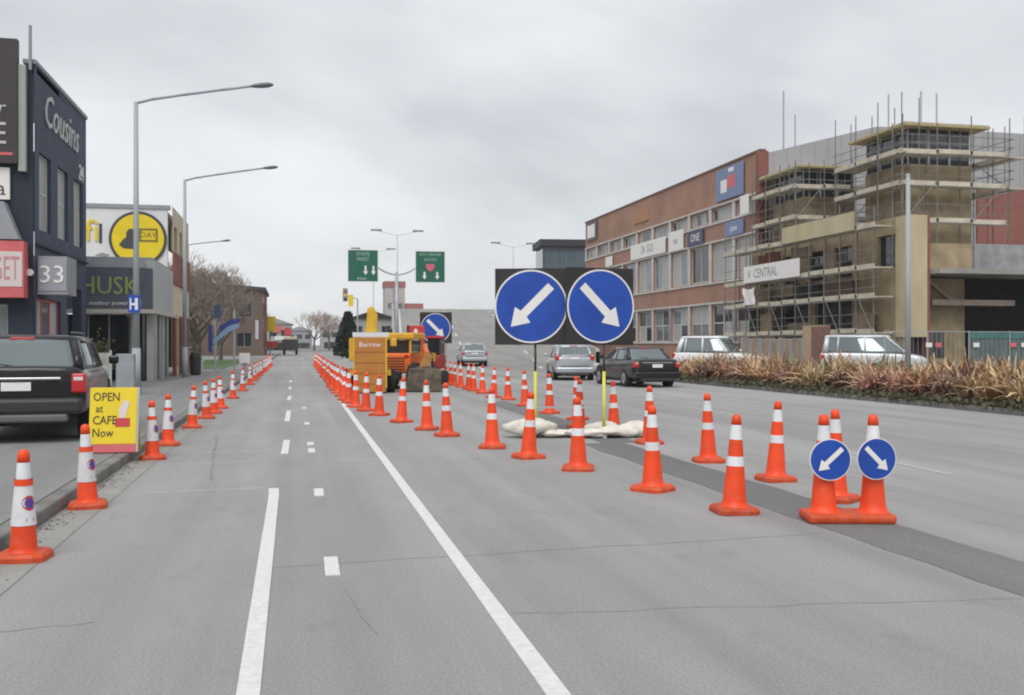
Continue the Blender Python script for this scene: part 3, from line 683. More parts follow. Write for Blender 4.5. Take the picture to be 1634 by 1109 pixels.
SUVB = [(0, .42, 1.05, .93), (.06, .36, 1.08, .975), (.5, .30, 1.08, 1.0), (1.4, .28, 1.06, 1.0), (2.8, .28, 1.05, 1.0), (3.5, .28, 1.04, .99), (4.25, .32, .95, .96), (4.58, .36, .80, .88), (4.65, .4, .7, .8)]
HATCH = lambda L: [(0, .36, .95, .91), (.06, .30, 1.0, .97), (.4, .26, 1.0, 1.0), (1.3, .22, .97, 1.0), (2.6, .22, .95, 1.0), (3.2, .22, .93, .98), (L - .4, .26, .80, .95), (L - .06, .32, .66, .86), (L, .36, .60, .80)]
make_car('parked_suv', (-3.78, 15.15, .115), 5, 'black station wagon parked on the forecourt beside the yellow pavement board', CARBLK, 4.65, 1.86, SUVB,
         (.12, .55, 2.75, 3.45, 1.04, 1.53), .35, (.92, 3.65), tail_z=(.70, .98), suv=True, clear=.28)
make_car('dark_sedan', (12.45, 33.2, 0), 2, 'dark charcoal sedan waiting by the flax planting, right of the large arrow sign', CARGRN, 4.5, 1.80, SEDAN(4.5),
         (.62, 1.15, 2.55, 3.35, .97, 1.42), .31, (.95, 3.6), tail_z=(.70, .90), clear=.20)
make_car('silver_hatchback', (11.5, 40.4, 0), -9, 'silver hatchback driving away beneath the large double arrow sign', CARSIL, 4.1, 1.72, HATCH(4.1),
         (.12, .50, 2.3, 3.1, .96, 1.50), .30, (.75, 3.2), tail_z=(.85, 1.12), clear=.20)
make_car('far_white_car', (11.5, 64.0, .13), -4, 'pale car farther up the road at the foot of the bridge rise', CARSIL, 4.2, 1.72, HATCH(4.2),
         (.12, .55, 2.3, 3.1, .96, 1.46), .30, (.75, 3.2), tail_z=(.72, .95), clear=.20)
make_car('white_wagon', (21.2, 53.0, .03), -140, 'white wagon parked below the brick building behind the planting', CARWHT, 4.6, 1.85, SUVB,
         (.12, .45, 2.75, 3.5, 1.06, 1.95), .34, (.92, 3.65), suv=True, clear=.28)
make_car('silver_van', (24.6, 43.6, .04), -122, 'silver van with dark grille parked in front of the scaffolding', CARPAL, 4.7, 1.8,
         [(0, .38, 1.08, .93), (.06, .34, 1.12, .975), (.5, .28, 1.12, 1.0), (1.4, .26, 1.12, 1.0), (2.8, .26, 1.1, 1.0), (3.6, .26, 1.08, .99), (4.35, .3, .98, .96), (4.63, .34, .85, .9), (4.7, .4, .75, .85)],
         (.05, .20, 3.05, 3.95, 1.08, 1.92), .32, (.92, 3.65), clear=.24)

# ------------------------------------------------------------------ roadworks machines
tl = empty('plant_trailer', (2.3, 31.0, 0), 'yellow equipment trailer with tall orange tailboard standing upright', 'trailer')
TM = F(2.32, 31.0, 0, -4)
MB().box(-.50, .46, 0, .06, .04, 1.72, TM).build('tailboard', ORB, tl, bevel=.015)
text(tl, 'Barrow', .22, TM @ Matrix.Translation((-.02, -.004, 1.50)), SWHITE, ext=.004)
for z in (.30, .62, .95, 1.28): MB().box(-.48, .44, -.018, -.002, z, z + .03, TM).build('board_rib', ORB, tl)
for sx in (-.52, .44): MB().box(sx, sx + .06, .002, .07, .18, 1.74, TM).build('board_post', YELM, tl)
MB().box(-.62, .62, .12, 2.6, .55, .72, TM).build('deck', YELM, tl)
MB().box(-.66, -.45, .10, 1.5, 1.0, 1.70, TM).build('side_bin', YELM, tl, bevel=.03); MB().box(.62, .80, .10, 1.5, 1.45, 1.70, TM).build('side_bin', YELM, tl, bevel=.03)
MB().box(-.55, .55, .10, .35, 1.74, 1.88, TM).build('top_rail', WHITE, tl)
for sx in (-.78, .52):
    w_ = MB().tube(TM @ Vector((sx, .75, .38)), TM @ Vector((sx + .24, .75, .38)), .37, n=24).build('wheel', RUBBER, tl, smooth=40)
    MB().tube(TM @ Vector((sx - .01, .75, .38)), TM @ Vector((sx + .25, .75, .38)), .18, n=14).build('rim', YELM, w_)
MB().tube(TM @ Vector((0, 2.6, .5)), TM @ Vector((0, 3.6, .5)), .06).build('drawbar', YELM, tl)
MB().prism([(-.17, 1.88), (.20, 1.88), (.22, 2.42), (.12, 2.62), (.02, 2.70), (-.10, 2.62), (-.12, 2.3)], .2, .45, TM).build('folded_boom', YELM, tl, bevel=.03); MB().box(-.06, .08, .46, .56, 1.88, 2.6, TM).build('hydraulic_ram', GALV, tl)
ld = empty('wheel_loader', (3.4, 34.5, 0), 'orange and yellow wheel loader behind the upright tailboard', 'loader')
LM = F(3.25, 33.6, 0, -24)
MB().box(-.62, .62, 0, 1.5, .55, 1.22, LM).build('engine_housing', ORM, ld, bevel=.08)
MB().box(-.55, .55, .25, 1.4, 1.18, 1.66, LM).build('cab_glass', GLASSD, ld)
for sx in (-.57, .50):
    for sy in (.22, 1.36): MB().box(sx, sx + .07, sy, sy + .07, 1.18, 1.70, LM).build('cab_post', YELM, ld)
MB().box(-.68, .68, .12, 1.55, 1.68, 1.90, LM).build('cab_roof', YELM, ld, bevel=.05)
MB().lathe([(.09, 1.90), (.09, 2.02), (.04, 2.06)], 12, M=LM @ Matrix.Translation((-.3, .6, 0))).build('beacon', DARK, ld)
for sx in (-.80, .54):
    for sy in (.15, 1.9):
        w_ = MB().tube(LM @ Vector((sx, sy + .1, .45)), LM @ Vector((sx + .26, sy + .1, .45)), .45, n=24).build('wheel', RUBBER, ld, smooth=40)
        MB().tube(LM @ Vector((sx - .01, sy + .1, .45)), LM @ Vector((sx + .27, sy + .1, .45)), .2, n=14).build('rim', YELM, w_)
MB().box(-.35, .35, 1.4, 2.4, .5, .95, LM).build('front_frame', ORM, ld, bevel=.05)
MB().box(-.30, .30, -.02, .10, .30, .62, LM).build('rear_weight', DARK, ld, bevel=.03)
MB().tube(LM @ Vector((.42, .35, 1.2)), LM @ Vector((.42, .35, 2.15)), .045, n=8).build('exhaust_stack', DARK, ld)
for i in range(5): MB().box(-.42, .42, -.012, -.002, .66 + i * .09, .70 + i * .09, LM).build('grille_slat', DARK, ld)
for sx in (-.56, .40): MB().box(sx, sx + .16, -.015, .0, 1.06, 1.16, LM).build('rear_lamp', TAIL, ld)
for sx in (-.66, .62): MB().tube(LM @ Vector((sx, .0, 1.25)), LM @ Vector((sx, .9, 1.25)), .02, n=6).build('handrail', YELM, ld)
for sx in (-.55, .5): MB().prism([(sx, .9), (sx + .12, .9), (sx + .12, 1.2), (sx, 1.2)], 1.6, 3.0, LM).build('lift_arm', YELM, ld)
MB().tube(LM @ Vector((-.1, .2, 1.2)), LM @ Vector((-.25, -.05, .8)), .02, n=6).build('hose', RUBBER, ld)
# bucket of soil stands to the right
bk = empty('digger_bucket', (3.95, 31.6, 0), 'muddy brown digger bucket heaped with soil on a jointed arm', 'bucket')
BM_ = F(4.02, 31.6, 0, -8)
MB().prism([(-.58, .04), (.60, .05), (.56, .72), (-.46, .74), (-.52, .45)], 0, .72, BM_).build('bucket_shell', MUDB, bk, bevel=.03)
for i in range(5): MB().box(-.48 + i * .23, -.40 + i * .23, -.14, .02, .03, .09, BM_).build('tooth', MUDB, bk)
hp = MB(); rr = random.Random(3); n = 14; V = []
for j in range(6):
    for i in range(n):
        a = 2 * math.pi * i / n; q = 1 - j / 5.2; V.append((.03 + .52 * q * math.cos(a) * rr.uniform(.85, 1.1), .36 + .38 * q * math.sin(a) * rr.uniform(.85, 1.1), .68 + .14 * (j / 5) ** .8 + rr.uniform(-.03, .03)))
hp.add(V, [(j * n + i, j * n + (i + 1) % n, (j + 1) * n + (i + 1) % n, (j + 1) * n + i) for j in range(5) for i in range(n)] + [tuple(range(5 * n, 6 * n))], BM_)
hp.build('soil_heap', SOIL, bk)
MB().prism([(-.16, .70), (.10, .70), (.30, 1.12), (.10, 1.30), (-.06, 1.0)], .30, .48, BM_).build('boom', mat('dusty_orange', (.40, .20, .06), .7, var=.25, vscale=5), bk); MB().tube(BM_ @ Vector((.12, .4, 1.2)), BM_ @ Vector((.0, 2.6, 1.45)), .09, n=8).build('boom_link', ORM, bk); MB().tube(BM_ @ Vector((.32, .28, .72)), BM_ @ Vector((.26, .5, 1.2)), .025, n=6).build('hose', RUBBER, bk); MB().tube(BM_ @ Vector((.2, .5, .75)), BM_ @ Vector((.1, 2.2, 1.2)), .05, n=8).build('hydraulic_ram', GALV, bk)
sp = MB(); V = []; n = 26
for j in range(7):
    for i in range(n):
        a = 2 * math.pi * i / n; q = 1 - j / 6; V.append((1.0 * q * math.cos(a) * rr.uniform(.85, 1.12), .5 * q * math.sin(a) * rr.uniform(.85, 1.1), .002 + .28 * (j / 6) ** .9 + (rr.uniform(-.03, .03) if j else 0)))
sp.add(V, [(j * n + i, j * n + (i + 1) % n, (j + 1) * n + (i + 1) % n, (j + 1) * n + i) for j in range(6) for i in range(n)])
tag(sp.build('soil_pile', SOIL, loc=(4.3, 34.6, 0)), 'low heap of dark spoil on the road behind the digger bucket', 'soil pile')
# red and orange crates / digger body behind
dg = empty('red_digger', (4.75, 37.2, 0), 'red and orange excavator body partly hidden behind the dirt bucket', 'excavator')
DM = F(4.75, 37.2, 0, -18)
MB().box(-.55, .62, 0, 1.3, .60, 1.12, DM).build('house', mat('deep_red', (.34, .03, .03), .6, var=.25, vscale=4), dg, bevel=.06)
MB().box(-.60, .10, -.04, .9, 1.0, 1.40, DM).build('counterweight', ORM, dg, bevel=.08); MB().box(.10, .6, .2, 1.2, 1.12, 1.75, DM).build('cab', GLASSD, dg, bevel=.04)
MB().box(.06, .64, .15, 1.25, 1.75, 1.83, DM).build('cab_roof', RED, dg)
for sx in (-.68, .40): MB().box(sx, sx + .30, -.2, 1.7, .0, .52, DM).build('track', RUBBER, dg, bevel=.15)
# red works sign
rs = empty('red_works_sign', (4.35, 37.0, 0), 'square red sign with white figure standing behind the loader', 'sign')
RM = F(4.38, 36.6, 0, -12)
MB().box(-.32, .32, 0, .03, 1.52, 2.20, RM).build('panel', RED, rs, bevel=.01)
MB().prism([(-.14, 1.56), (.14, 1.56), (.10, 1.82), (.05, 1.90), (.08, 2.02), (0, 2.10), (-.08, 2.02), (-.05, 1.90), (-.10, 1.82)], -.006, -.001, RM).build('white_figure', SWHITE, rs)
MB().box(-.30, .30, -.004, .03, 1.22, 1.50, RM).build('lower_plate', RED, rs)
for sx in (-.2, .2): MB().tube(RM @ Vector((sx, .05, 0)), RM @ Vector((sx, .05, 1.6)), .025).build('leg', GALV, rs)

# ------------------------------------------------------------------ green direction signs
gs = empty('direction_gantry', (7.9, 78.0, 0), 'grey post carrying two green direction panels on curved arms', 'sign gantry')
GX, GY = 7.9, 78.5
MB().tube((GX, GY, 0), (GX, GY, 7.2), .17, .12, n=12).build('post', GALV, gs, smooth=40)
for s_ in (-1, 1):
    pts = [(GX, 6.95), (GX + s_ * .55, 7.05), (GX + s_ * 1.0, 7.22), (GX + s_ * 1.55, 7.55)]
    for k, (a, b_) in enumerate(zip(pts[:-1], pts[1:])): MB().tube((a[0], GY, a[1]), (b_[0], GY, b_[1]), .07, n=8).build('arm', GALV, gs)
for cx, rows in ((GX - 2.62, [('STATE', .36, .9, -.0), ('WEST', .38, .5, 0)]), (GX + 2.62, [('CITY CENTRE', .28, .95, 0), ('SOUTH', .30, .55, 0)])):
    GMt = F(cx, GY - .12, 7.62, -3)
    p = MB().box(-1.18, 1.18, 0, .06, -1.25, 1.25, GMt).build('panel', SWHITE, gs)
    MB().box(-1.13, 1.13, -.006, -.001, -1.20, 1.20, GMt).build('green_face', GREENS, p)
    for s, sz, z, x in rows: text(p, s, sz, GMt @ Matrix.Translation((x, -.012, z)), mat('pale_green_lettering', (.42, .55, .48), .5), ext=.003)
    for ax in ((.2, .8) if cx < GX else (-.45, .55)):
        MB().prism([(ax - .07, .0), (ax + .07, .0), (ax + .07, -.45), (ax + .2, -.4), (ax, -.72), (ax - .2, -.4), (ax - .07, -.45)] if cx < GX else
                   [(ax - .07, -.4), (ax + .07, -.4), (ax + .07, -.75), (ax + .2, -.7), (ax, -1.0), (ax - .2, -.7), (ax - .07, -.75)], -.016, -.010, GMt).build('arrow', SWHITE, p)
    if cx > GX: MB().prism([(-.32, .22), (.32, .22), (.34, -.02), (.2, -.25), (0, -.36), (-.2, -.25), (-.34, -.02)], -.016, -.010, GMt).build('route_shield', mat('shield_red', (.62, .12, .2), .5), p)
    else: text(p, '4.5 km', .26, GMt @ Matrix.Translation((-.1, -.012, -1.0)), SWHITE, ext=.003)
# signal head far left of machines
sg = empty('signal_pole', (3.9, 62, 0), 'slim grey pole with a yellow-backed signal head above the trailer', 'traffic signal')
MB().tube((3.85, 62, 0), (3.85, 62, 4.3), .05, .04).build('pole', GALV, sg)
MB().box(2.95, 3.25, 61.9, 62.1, 4.15, 4.95).build('signal_head', GREYP, sg, bevel=.03); MB().box(3.30, 3.58, 61.86, 62.06, 3.85, 4.55).build('backing_plate', YEL, sg)
MB().tube((3.85, 62, 4.3), (3.0, 62, 4.5), .03).build('outreach_arm', GALV, sg)
for k in range(3): MB().tube((3.1, 61.9, 4.28 + k * .24), (3.1, 61.86, 4.28 + k * .24), .085, n=12).build('lens', [TAIL, YEL, LEAFD][2 - k] if k != 0 else LEAFD, sg)

# ------------------------------------------------------------------ lamp posts
def lamp_post(x, y_, h_, arm, rise, lab, signs=False):
    r = empty('street_lamp', (x, y_, .115), lab, 'street lamp', 'street lamps along the left footpath')
    MB().tube((x, y_, .115), (x, y_, 1.4), .13, .12, n=12).build('pole_base', LAMPM, r, smooth=40)
    MB().tube((x, y_, 1.4), (x, y_, h_), .095, .06, n=12).build('pole', LAMPM, r, smooth=40)
    pts = [(x, h_ - .03)] + [(x + arm * t, h_ + rise * (t ** .9)) for t in (.12, .35, .65, .88)]
    for a, b_ in zip(pts[:-1], pts[1:]): MB().tube((a[0], y_, a[1]), (b_[0], y_, b_[1]), .042, .038, n=8).build('arm', LAMPM, r, smooth=40)
    hx, hz = x + arm * .86, h_ + rise * .88
    hd = MB(); hd.lathe([(.03, 0), (.09, .12), (.13, .35), (.12, .55), (.05, .68)], 12, M=Matrix.Translation((hx, y_, hz)) @ Matrix.Rotation(R(83), 4, 'Y') @ Matrix.Diagonal((.6, 1, 1, 1)))
    hd.build('lamp_head', mat('lamp_head_grey', (.16, .17, .18), .5), r, smooth=True)
    return r
lp = lamp_post(-4.43, 30.6, 8.5, 3.7, .72, 'tall grey street lamp with long arm, nearest, carrying a small blue plate')
MB().box(-4.62, -4.30, 30.42, 30.45, 2.42, 2.92).build('blue_plate', BLUE, lp); MB().box(-4.58, -4.54, 30.41, 30.418, 2.50, 2.84).build('plate_mark', SWHITE, lp)
MB().box(-4.44, -4.36, 30.41, 30.418, 2.5, 2.84).build('plate_mark', SWHITE, lp); MB().box(-4.54, -4.44, 30.41, 30.418, 2.63, 2.70).build('plate_mark', SWHITE, lp)
for dx in (-.13, .13): MB().box(-4.43 + dx - .01, -4.43 + dx + .01, 30.45, 30.5, 2.6, 2.8).build('plate_bracket', GALV, lp)
lamp_post(-4.5, 44.6, 8.5, 3.7, .70, 'tall grey street lamp beyond the round yellow sign, second nearest')
lamp_post(-7.3, 74.5, 8.6, 2.6, .35, 'distant street lamp whose arm shows above the bare trees')
rp = empty('light_pole', (16.5, 24.6, .10), 'slim grey pole rising from the flax in front of the scaffolding', 'pole')
MB().tube((16.5, 24.6, .1), (16.5, 24.6, 6.1), .085, .055, n=12).build('shaft', LAMPM, rp, smooth=40); MB().box(16.3, 16.7, 24.4, 24.8, .10, .14).build('base_plate', GALV, rp)
MB().lathe([(.055, 6.1), (.06, 6.16), (.02, 6.2)], 10, c=(16.5, 24.6, 0)).build('cap', GALV, rp)

# ------------------------------------------------------------------ left buildings
# navy two-storey shop: road face at X=-7.2, Y 30.8..38.1; camera face at Y=30.8
nb = empty('navy_shop_building', (-10, 34.5, .1), 'dark navy two-storey shop building with tall windows at the left edge', 'building')
NF = F(-7.2, 30.8, .1, 90); NC = F(-14.2, 30.8, .1, 0)
wins = [(.55 + i * 2.35, .55 + i * 2.35 + 1.45, 4.75, 7.0) for i in range(3)]
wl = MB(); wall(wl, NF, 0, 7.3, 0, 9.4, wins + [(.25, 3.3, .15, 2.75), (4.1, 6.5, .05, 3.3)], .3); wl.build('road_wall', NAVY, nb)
for o in wins: window(nb, NF, *o, dep=.11, bars=(1, 2), frame_m=STONEW, glass=BLINDSKY)  # whole panes painted pale in place of the sky's reflection
window(nb, NF, .25, 3.3, .15, 2.75, dep=.1, bars=(3, 1), frame_m=PINKRED, glass=[BLINDSKY, GLASSW], name='shop_window')  # paler panes again carry a painted sky reflection
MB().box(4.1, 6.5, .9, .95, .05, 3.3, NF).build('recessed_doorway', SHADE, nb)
MB().box(-.02, 7.32, -.05, .3, 9.4, 9.52, NF).build('parapet_cap', GREYP, nb)
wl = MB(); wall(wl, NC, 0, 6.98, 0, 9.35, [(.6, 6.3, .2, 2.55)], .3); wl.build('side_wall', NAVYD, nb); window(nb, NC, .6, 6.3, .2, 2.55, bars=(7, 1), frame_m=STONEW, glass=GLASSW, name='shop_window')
MB().box(0, 7, .3, 7.3, 9.2, 9.35, NC).build('roof', GREYP, nb)
text(nb, 'Cousins', 1.42, NF @ Matrix.Translation((3.4, -.03, 8.35)), GREYTXT, ext=.02, squash=1.05, shear=.25)
text(nb, '24', .75, NF @ Matrix.Translation((6.3, -.03, 7.3)), SWHITE, ext=.02)
pj = MB().box(.25, 1.5, -.82, -.02, 2.85, 3.95, NF).build('box_sign', GREYP, nb); MB().box(.23, .247, -.80, -.05, 2.95, 3.85, NF).build('sign_face', mat('sign_grey_violet', (.33, .33, .37), .5), pj)
text(pj, '33', .72, F(-6.78, 31.02, 3.5, 0), SWHITE, ext=.01)
# boards on the camera-facing wall
MB().box(3.1, 6.62, -.28, -.05, 6.5, 10.0, NC).build('brown_signboard', BROWNB, nb)
MB().box(6.63, 6.82, -.22, -.02, 6.3, 9.30, NC).build('board_edge', mat('pale_green_edge', (.33, .37, .34), .6), nb)
text(nb, 'STORE', .88, NC @ Matrix.Translation((6.36, -.29, 7.3)), GREYTXT, ext=.01, align='RIGHT'); text(nb, 'your', .5, NC @ Matrix.Translation((6.3, -.29, 8.05)), GREYTXT, ext=.01, shear=.2, align='RIGHT')
MB().box(3.4, 6.5, -.29, -.282, 6.72, 6.80, NC).build('board_stripe', PINKRED, nb)
MB().box(3.6, 6.38, -.12, -.02, 5.5, 6.4, NC).build('white_panel', SWHITE, nb); text(nb, 'da', .6, NC @ Matrix.Translation((6.0, -.125, 5.8)), DKTXT, ext=.004)
rsn = MB().box(2.2, 6.84, -.5, -.02, 2.72, 4.3, NC).build('red_sign', PINKRED, nb); MB().box(2.3, 6.80, -.515, -.502, 3.02, 4.0, NC).build('white_band', mat('sign_offwhite', (.66, .58, .56), .6), rsn)
text(rsn, 'BUDGET', .95, NC @ Matrix.Translation((6.74, -.518, 3.5)), mat('faded_red_letter', (.55, .25, .27), .5), ext=.004, align='RIGHT', squash=.42)
MB().prism([(0, 4.35), (6.7, 4.35), (6.3, 5.4), (0, 5.4)], -.45, -.03, NC).build('canopy_gable', GREYP, nb)
MB().box(-7.17, -7.1, 30.9, 38.0, 4.35, 4.42).build('band_course', NAVYD, nb); MB().tube((-7.28, 30.7, 9.3), (-7.28, 30.7, 10.55), .045, n=8).build('vent_pipe', GREYP, nb); MB().tube((-7.3, 30.65, 3.55), (-7.3, 30.75, 3.55), .10, n=12).build('globe_light', SWHITE, nb)
# white shop with the round yellow sign: upper wall Y=46.3, lower block Y=40.2
wb_ = empty('white_shop_building', (-9, 47, .1), 'white shop building with a round yellow and black wall sign', 'building')
UC = F(-15, 46.3, 0, 0); XR = -5.2
MB().box(0, 9.6, 0, .25, 4.75, 7.45, UC).build('upper_wall', WHITEW, wb_)
MB().box(-.0, 9.7, -.06, .3, 7.45, 7.62, UC).build('parapet_cap', GREYP, wb_)
MB().box(0, 9.55, .25, 6.6, 7.2, 7.4, UC).build('roof', GREYP, wb_); MB().box(3.9, 4.5, -.35, -.06, 7.3, 7.5, UC).build('security_light', DARK, wb_)
rd = MB(); disc(rd, 0, 0, 1.2, 0, 64, .05, UC @ Matrix.Translation((8.38, -.01, 6.12))); rd_o = rd.build('round_sign', DKTXT, wb_)
rd = MB(); disc(rd, 0, 0, 1.08, -.052, 64, .01, UC @ Matrix.Translation((8.38, -.01, 6.12))); rd.build('yellow_face', YEL, rd_o)
RF = UC @ Matrix.Translation((8.38, -.08, 6.12))
MB().prism([(-.78, -.28), (-.6, -.42), (-.15, -.45), (.0, .0), (-.1, .40), (-.35, .44), (-.48, .28), (-.48, .06), (-.62, -.05)], -.006, 0, RF).build('black_motif', DKTXT, rd_o)
for a, b_, c, d_ in ((.05, .82, .38, .46), (.05, .82, -.12, -.04), (.74, .82, -.04, .38), (.05, .13, -.04, .38)): MB().box(a, b_, -.006, 0, c, d_, RF).build('motif_outline', mat('olive_outline', (.20, .16, .03), .6), rd_o)
text(rd_o, 'DAY', .34, RF @ Matrix.Translation((.43, -.002, .17)), mat('olive_outline', (.2, .16, .03)), ext=.003)
text(wb_, 'fi', 1.35, UC @ Matrix.Translation((6.5, -.03, 6.4)), YEL, ext=.02); MB().box(6.78, 6.9, -.02, -.004, 5.9, 6.75, UC).build('letter_dark_bar', DKTXT, wb_)  # plain dark bar at the right of the yellow letters
MB().prism([(6.6, 5.38), (7.1, 5.32), (7.2, 5.42), (6.9, 5.50)], -.02, -.002, UC).build('small_motif', GREYP, wb_)
# lower block in front
LC = F(-13.5, 40.2, .1, 0); LFc = F(XR, 40.2, .1, 90)
MB().box(0, 8.23, .02, 6.0, 4.32, 4.72, LC).build('canopy_roof', GREYP, wb_)
fa = MB().box(0, 8.28, -.06, .25, 2.75, 4.30, LC).build('fascia', FASCIA, wb_)
text(fa, 'HUSK', .95, LC @ Matrix.Translation((6.72, -.07, 3.6)), LEAFTXT, ext=.01, squash=.88)
text(fa, 'outdoor power', .22, LC @ Matrix.Translation((6.7, -.07, 2.97)), SWHITE, ext=.004)
MB().box(.0, 6.0, -.05, .25, 2.75, 4.60, LFc).build('side_fascia', mat('pale_fascia', (.42, .43, .42), .6, var=.08), wb_)
MB().box(-.1, 8.42, -.5, .0, 2.58, 2.73, LC).build('awning', mat('awning_cream', (.5, .47, .42), .7), wb_); MB().box(.0, 6.2, -.14, .0, 2.58, 2.73, LFc).build('side_awning', mat('awning_cream', (.5, .47, .42)), wb_)
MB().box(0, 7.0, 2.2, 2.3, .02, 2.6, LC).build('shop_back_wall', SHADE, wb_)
for i in range(4): MB().box(5.1 + i * .75, 5.16 + i * .75, .5, .55, .02, 2.58, LC).build('shop_mullion', GREYP, wb_)
for i in range(3): MB().box(5.165 + i * .75, 5.845 + i * .75, .51, .52, .3, 2.5, LC).build('pane', GLASSD, wb_)
for u in (7.5, 8.05): MB().box(u, u + .25, .02, .25, .0, 2.58, LC).build('pier', CONC, wb_)
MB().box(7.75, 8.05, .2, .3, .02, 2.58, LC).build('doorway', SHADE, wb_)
for i, u in enumerate((1.0, 2.2, 3.4, 4.6)): MB().box(u, u + (.55 if i % 2 else .3), .05, .3, 0, 2.58, LFc).build('pier', [STONEW, GREYP][i % 2], wb_)
MB().box(0, 6, .3, .4, 0, 2.58, LFc).build('side_glazing', GLASSD, wb_)
# brick and cream bays along the road
RFc = F(XR, 46.3, .1, 90)
rw = MB(); wall(rw, RFc, 0.02, 7.0, 0, 7.5, [(.7, 1.9, 5.6, 6.7), (2.9, 4.1, 5.6, 6.7), (5.1, 6.3, 5.6, 6.7), (.7, 2.6, .4, 2.6), (3.6, 5.6, .4, 2.6)], .25); rw.build('road_wall', CREAM, wb_)
for o in ((.7, 1.9, 5.6, 6.7), (2.9, 4.1, 5.6, 6.7), (5.1, 6.3, 5.6, 6.7), (.7, 2.6, .4, 2.6), (3.6, 5.6, .4, 2.6)): window(wb_, RFc, *o, dep=.15, frame_m=DARK, glass=GLASSD)
for a in (.05, 2.65, 5.65): MB().box(a, a + .55, -.12, -.003, 0, 2.7, RFc).build('brick_pier', BRICKR, wb_)
MB().box(.05, 6.9, -.10, -.003, 4.1, 5.5, RFc).build('brick_band', BRICKR, wb_)
bn = empty('litter_bin', (-4.75, 46.5, .115), 'black litter bin standing on the footpath by the second lamp', 'bin')
MB().lathe([(.20, 0), (.24, .1), (.26, .85), (.22, .9)], 14, c=(-4.35, 47.6, .115)).build('drum', DARK, bn); MB().lathe([(.24, .905), (.2, 1.02), (.05, 1.08)], 14, c=(-4.35, 47.6, .115)).build('lid', BLACKB, bn)
# street cabinet + planter by lamp
cb = empty('display_stand', (-4.85, 28.9, .115), 'pale glass display stand with green frame beside the nearest lamp post', 'stand')
for dx in (-.62, -.02): MB().box(-4.85 + dx, -4.80 + dx, 28.9, 28.95, .115, 1.35).build('post', mat('pale_green_post', (.38, .48, .42), .6), cb)
MB().box(-5.42, -4.88, 28.91, 28.94, .5, 1.28).build('panel', mat('display_panel', (.36, .34, .31), .3, var=.4, vscale=3), cb)
MB().box(-4.72, -4.25, 28.95, 29.3, .115, 1.25).build('cabinet', GREYP, cb, bevel=.02)
sh = empty('potted_shrub', (-7.0, 36.5, .1), 'small olive shrub in a dark pot in the shop doorway', 'plant')
MB().lathe([(.22, 0), (.28, .45), (.25, .45)], 12, c=(-6.85, 38.6, .115)).build('pot', DARK, sh)
fo = MB(); rq = random.Random(8)
for i in range(420):
    p = Vector((rq.gauss(0, .22), rq.gauss(0, .22), .95 + rq.gauss(0, .32))); a = rq.uniform(0, 6.28); u = Vector((math.cos(a), math.sin(a), rq.uniform(-.5, .5))) * .07; v = Vector((0, 0, .05))
    p += Vector((-6.85, 38.6, .115)); fo.quad(p - u, p + v, p + u, p - v)
fo.build('foliage', mat('olive_leaf', (.16, .16, .08), .8, var=.3), sh)

# ------------------------------------------------------------------ bare trees
def bare_tree(name, loc, h_, seed, lab, depth=6, twig=TWIG, group=None, spread=.55, cat='tree'):
    rn = random.Random(seed); t = empty(name, loc, lab, cat, group); tm, cm = MB(), MB()
    def grow(p, d_, L, r, k):
        q = p + d_ * L; (tm if k < 2 else cm).tube(p, q, r, r * .72, n=6 if k < 2 else 3, cap=False)
        if k >= depth: return
        for i in range(rn.choice((3, 3, 2) if k < 5 else (2, 3, 3)) if k else 5):
            a = Vector((rn.uniform(-1, 1), rn.uniform(-1, 1), rn.uniform(-.3, .7))).normalized()
            nd = (d_ * (1 - spread) + a * spread + Vector((0, 0, .18))).normalized()
            grow(p + d_ * L * (rn.uniform(.6, 1.0) if i else 1), nd, L * rn.uniform(.66, .86), max(r * .62, .014), k + 1)
    grow(Vector(loc), Vector((0, 0, 1)), h_ * .24, h_ * .022, 0)
    tm.build('trunk', BARK, t, smooth=True); cm.build('crown', twig, t); return t
for i, (x, y_, h_, lab) in enumerate(((-7.8, 70, 8.6, 'bare winter tree just past the cream brick bays'), (-6.9, 78, 9.6, 'tall bare winter tree in the middle of the roadside group'),
        (-8.0, 86, 10.2, 'bare winter tree behind the middle one on the grass verge'), (-6.4, 94, 9.0, 'bare winter tree nearest the brown brick building'), (-9.6, 82, 10.0, 'bare winter tree set back from the road near the white shop'))):
    bare_tree('bare_tree', (x, y_, .1), h_, 20 + i, lab, 7, group='bare trees on the left verge')
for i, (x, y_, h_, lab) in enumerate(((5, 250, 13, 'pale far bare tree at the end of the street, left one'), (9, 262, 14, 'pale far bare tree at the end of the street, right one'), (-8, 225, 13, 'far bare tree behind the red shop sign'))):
    bare_tree('far_tree', (x, y_, 0), h_, 60 + i, lab, 6, TWIGF, 'far trees at the end of the street', .6)

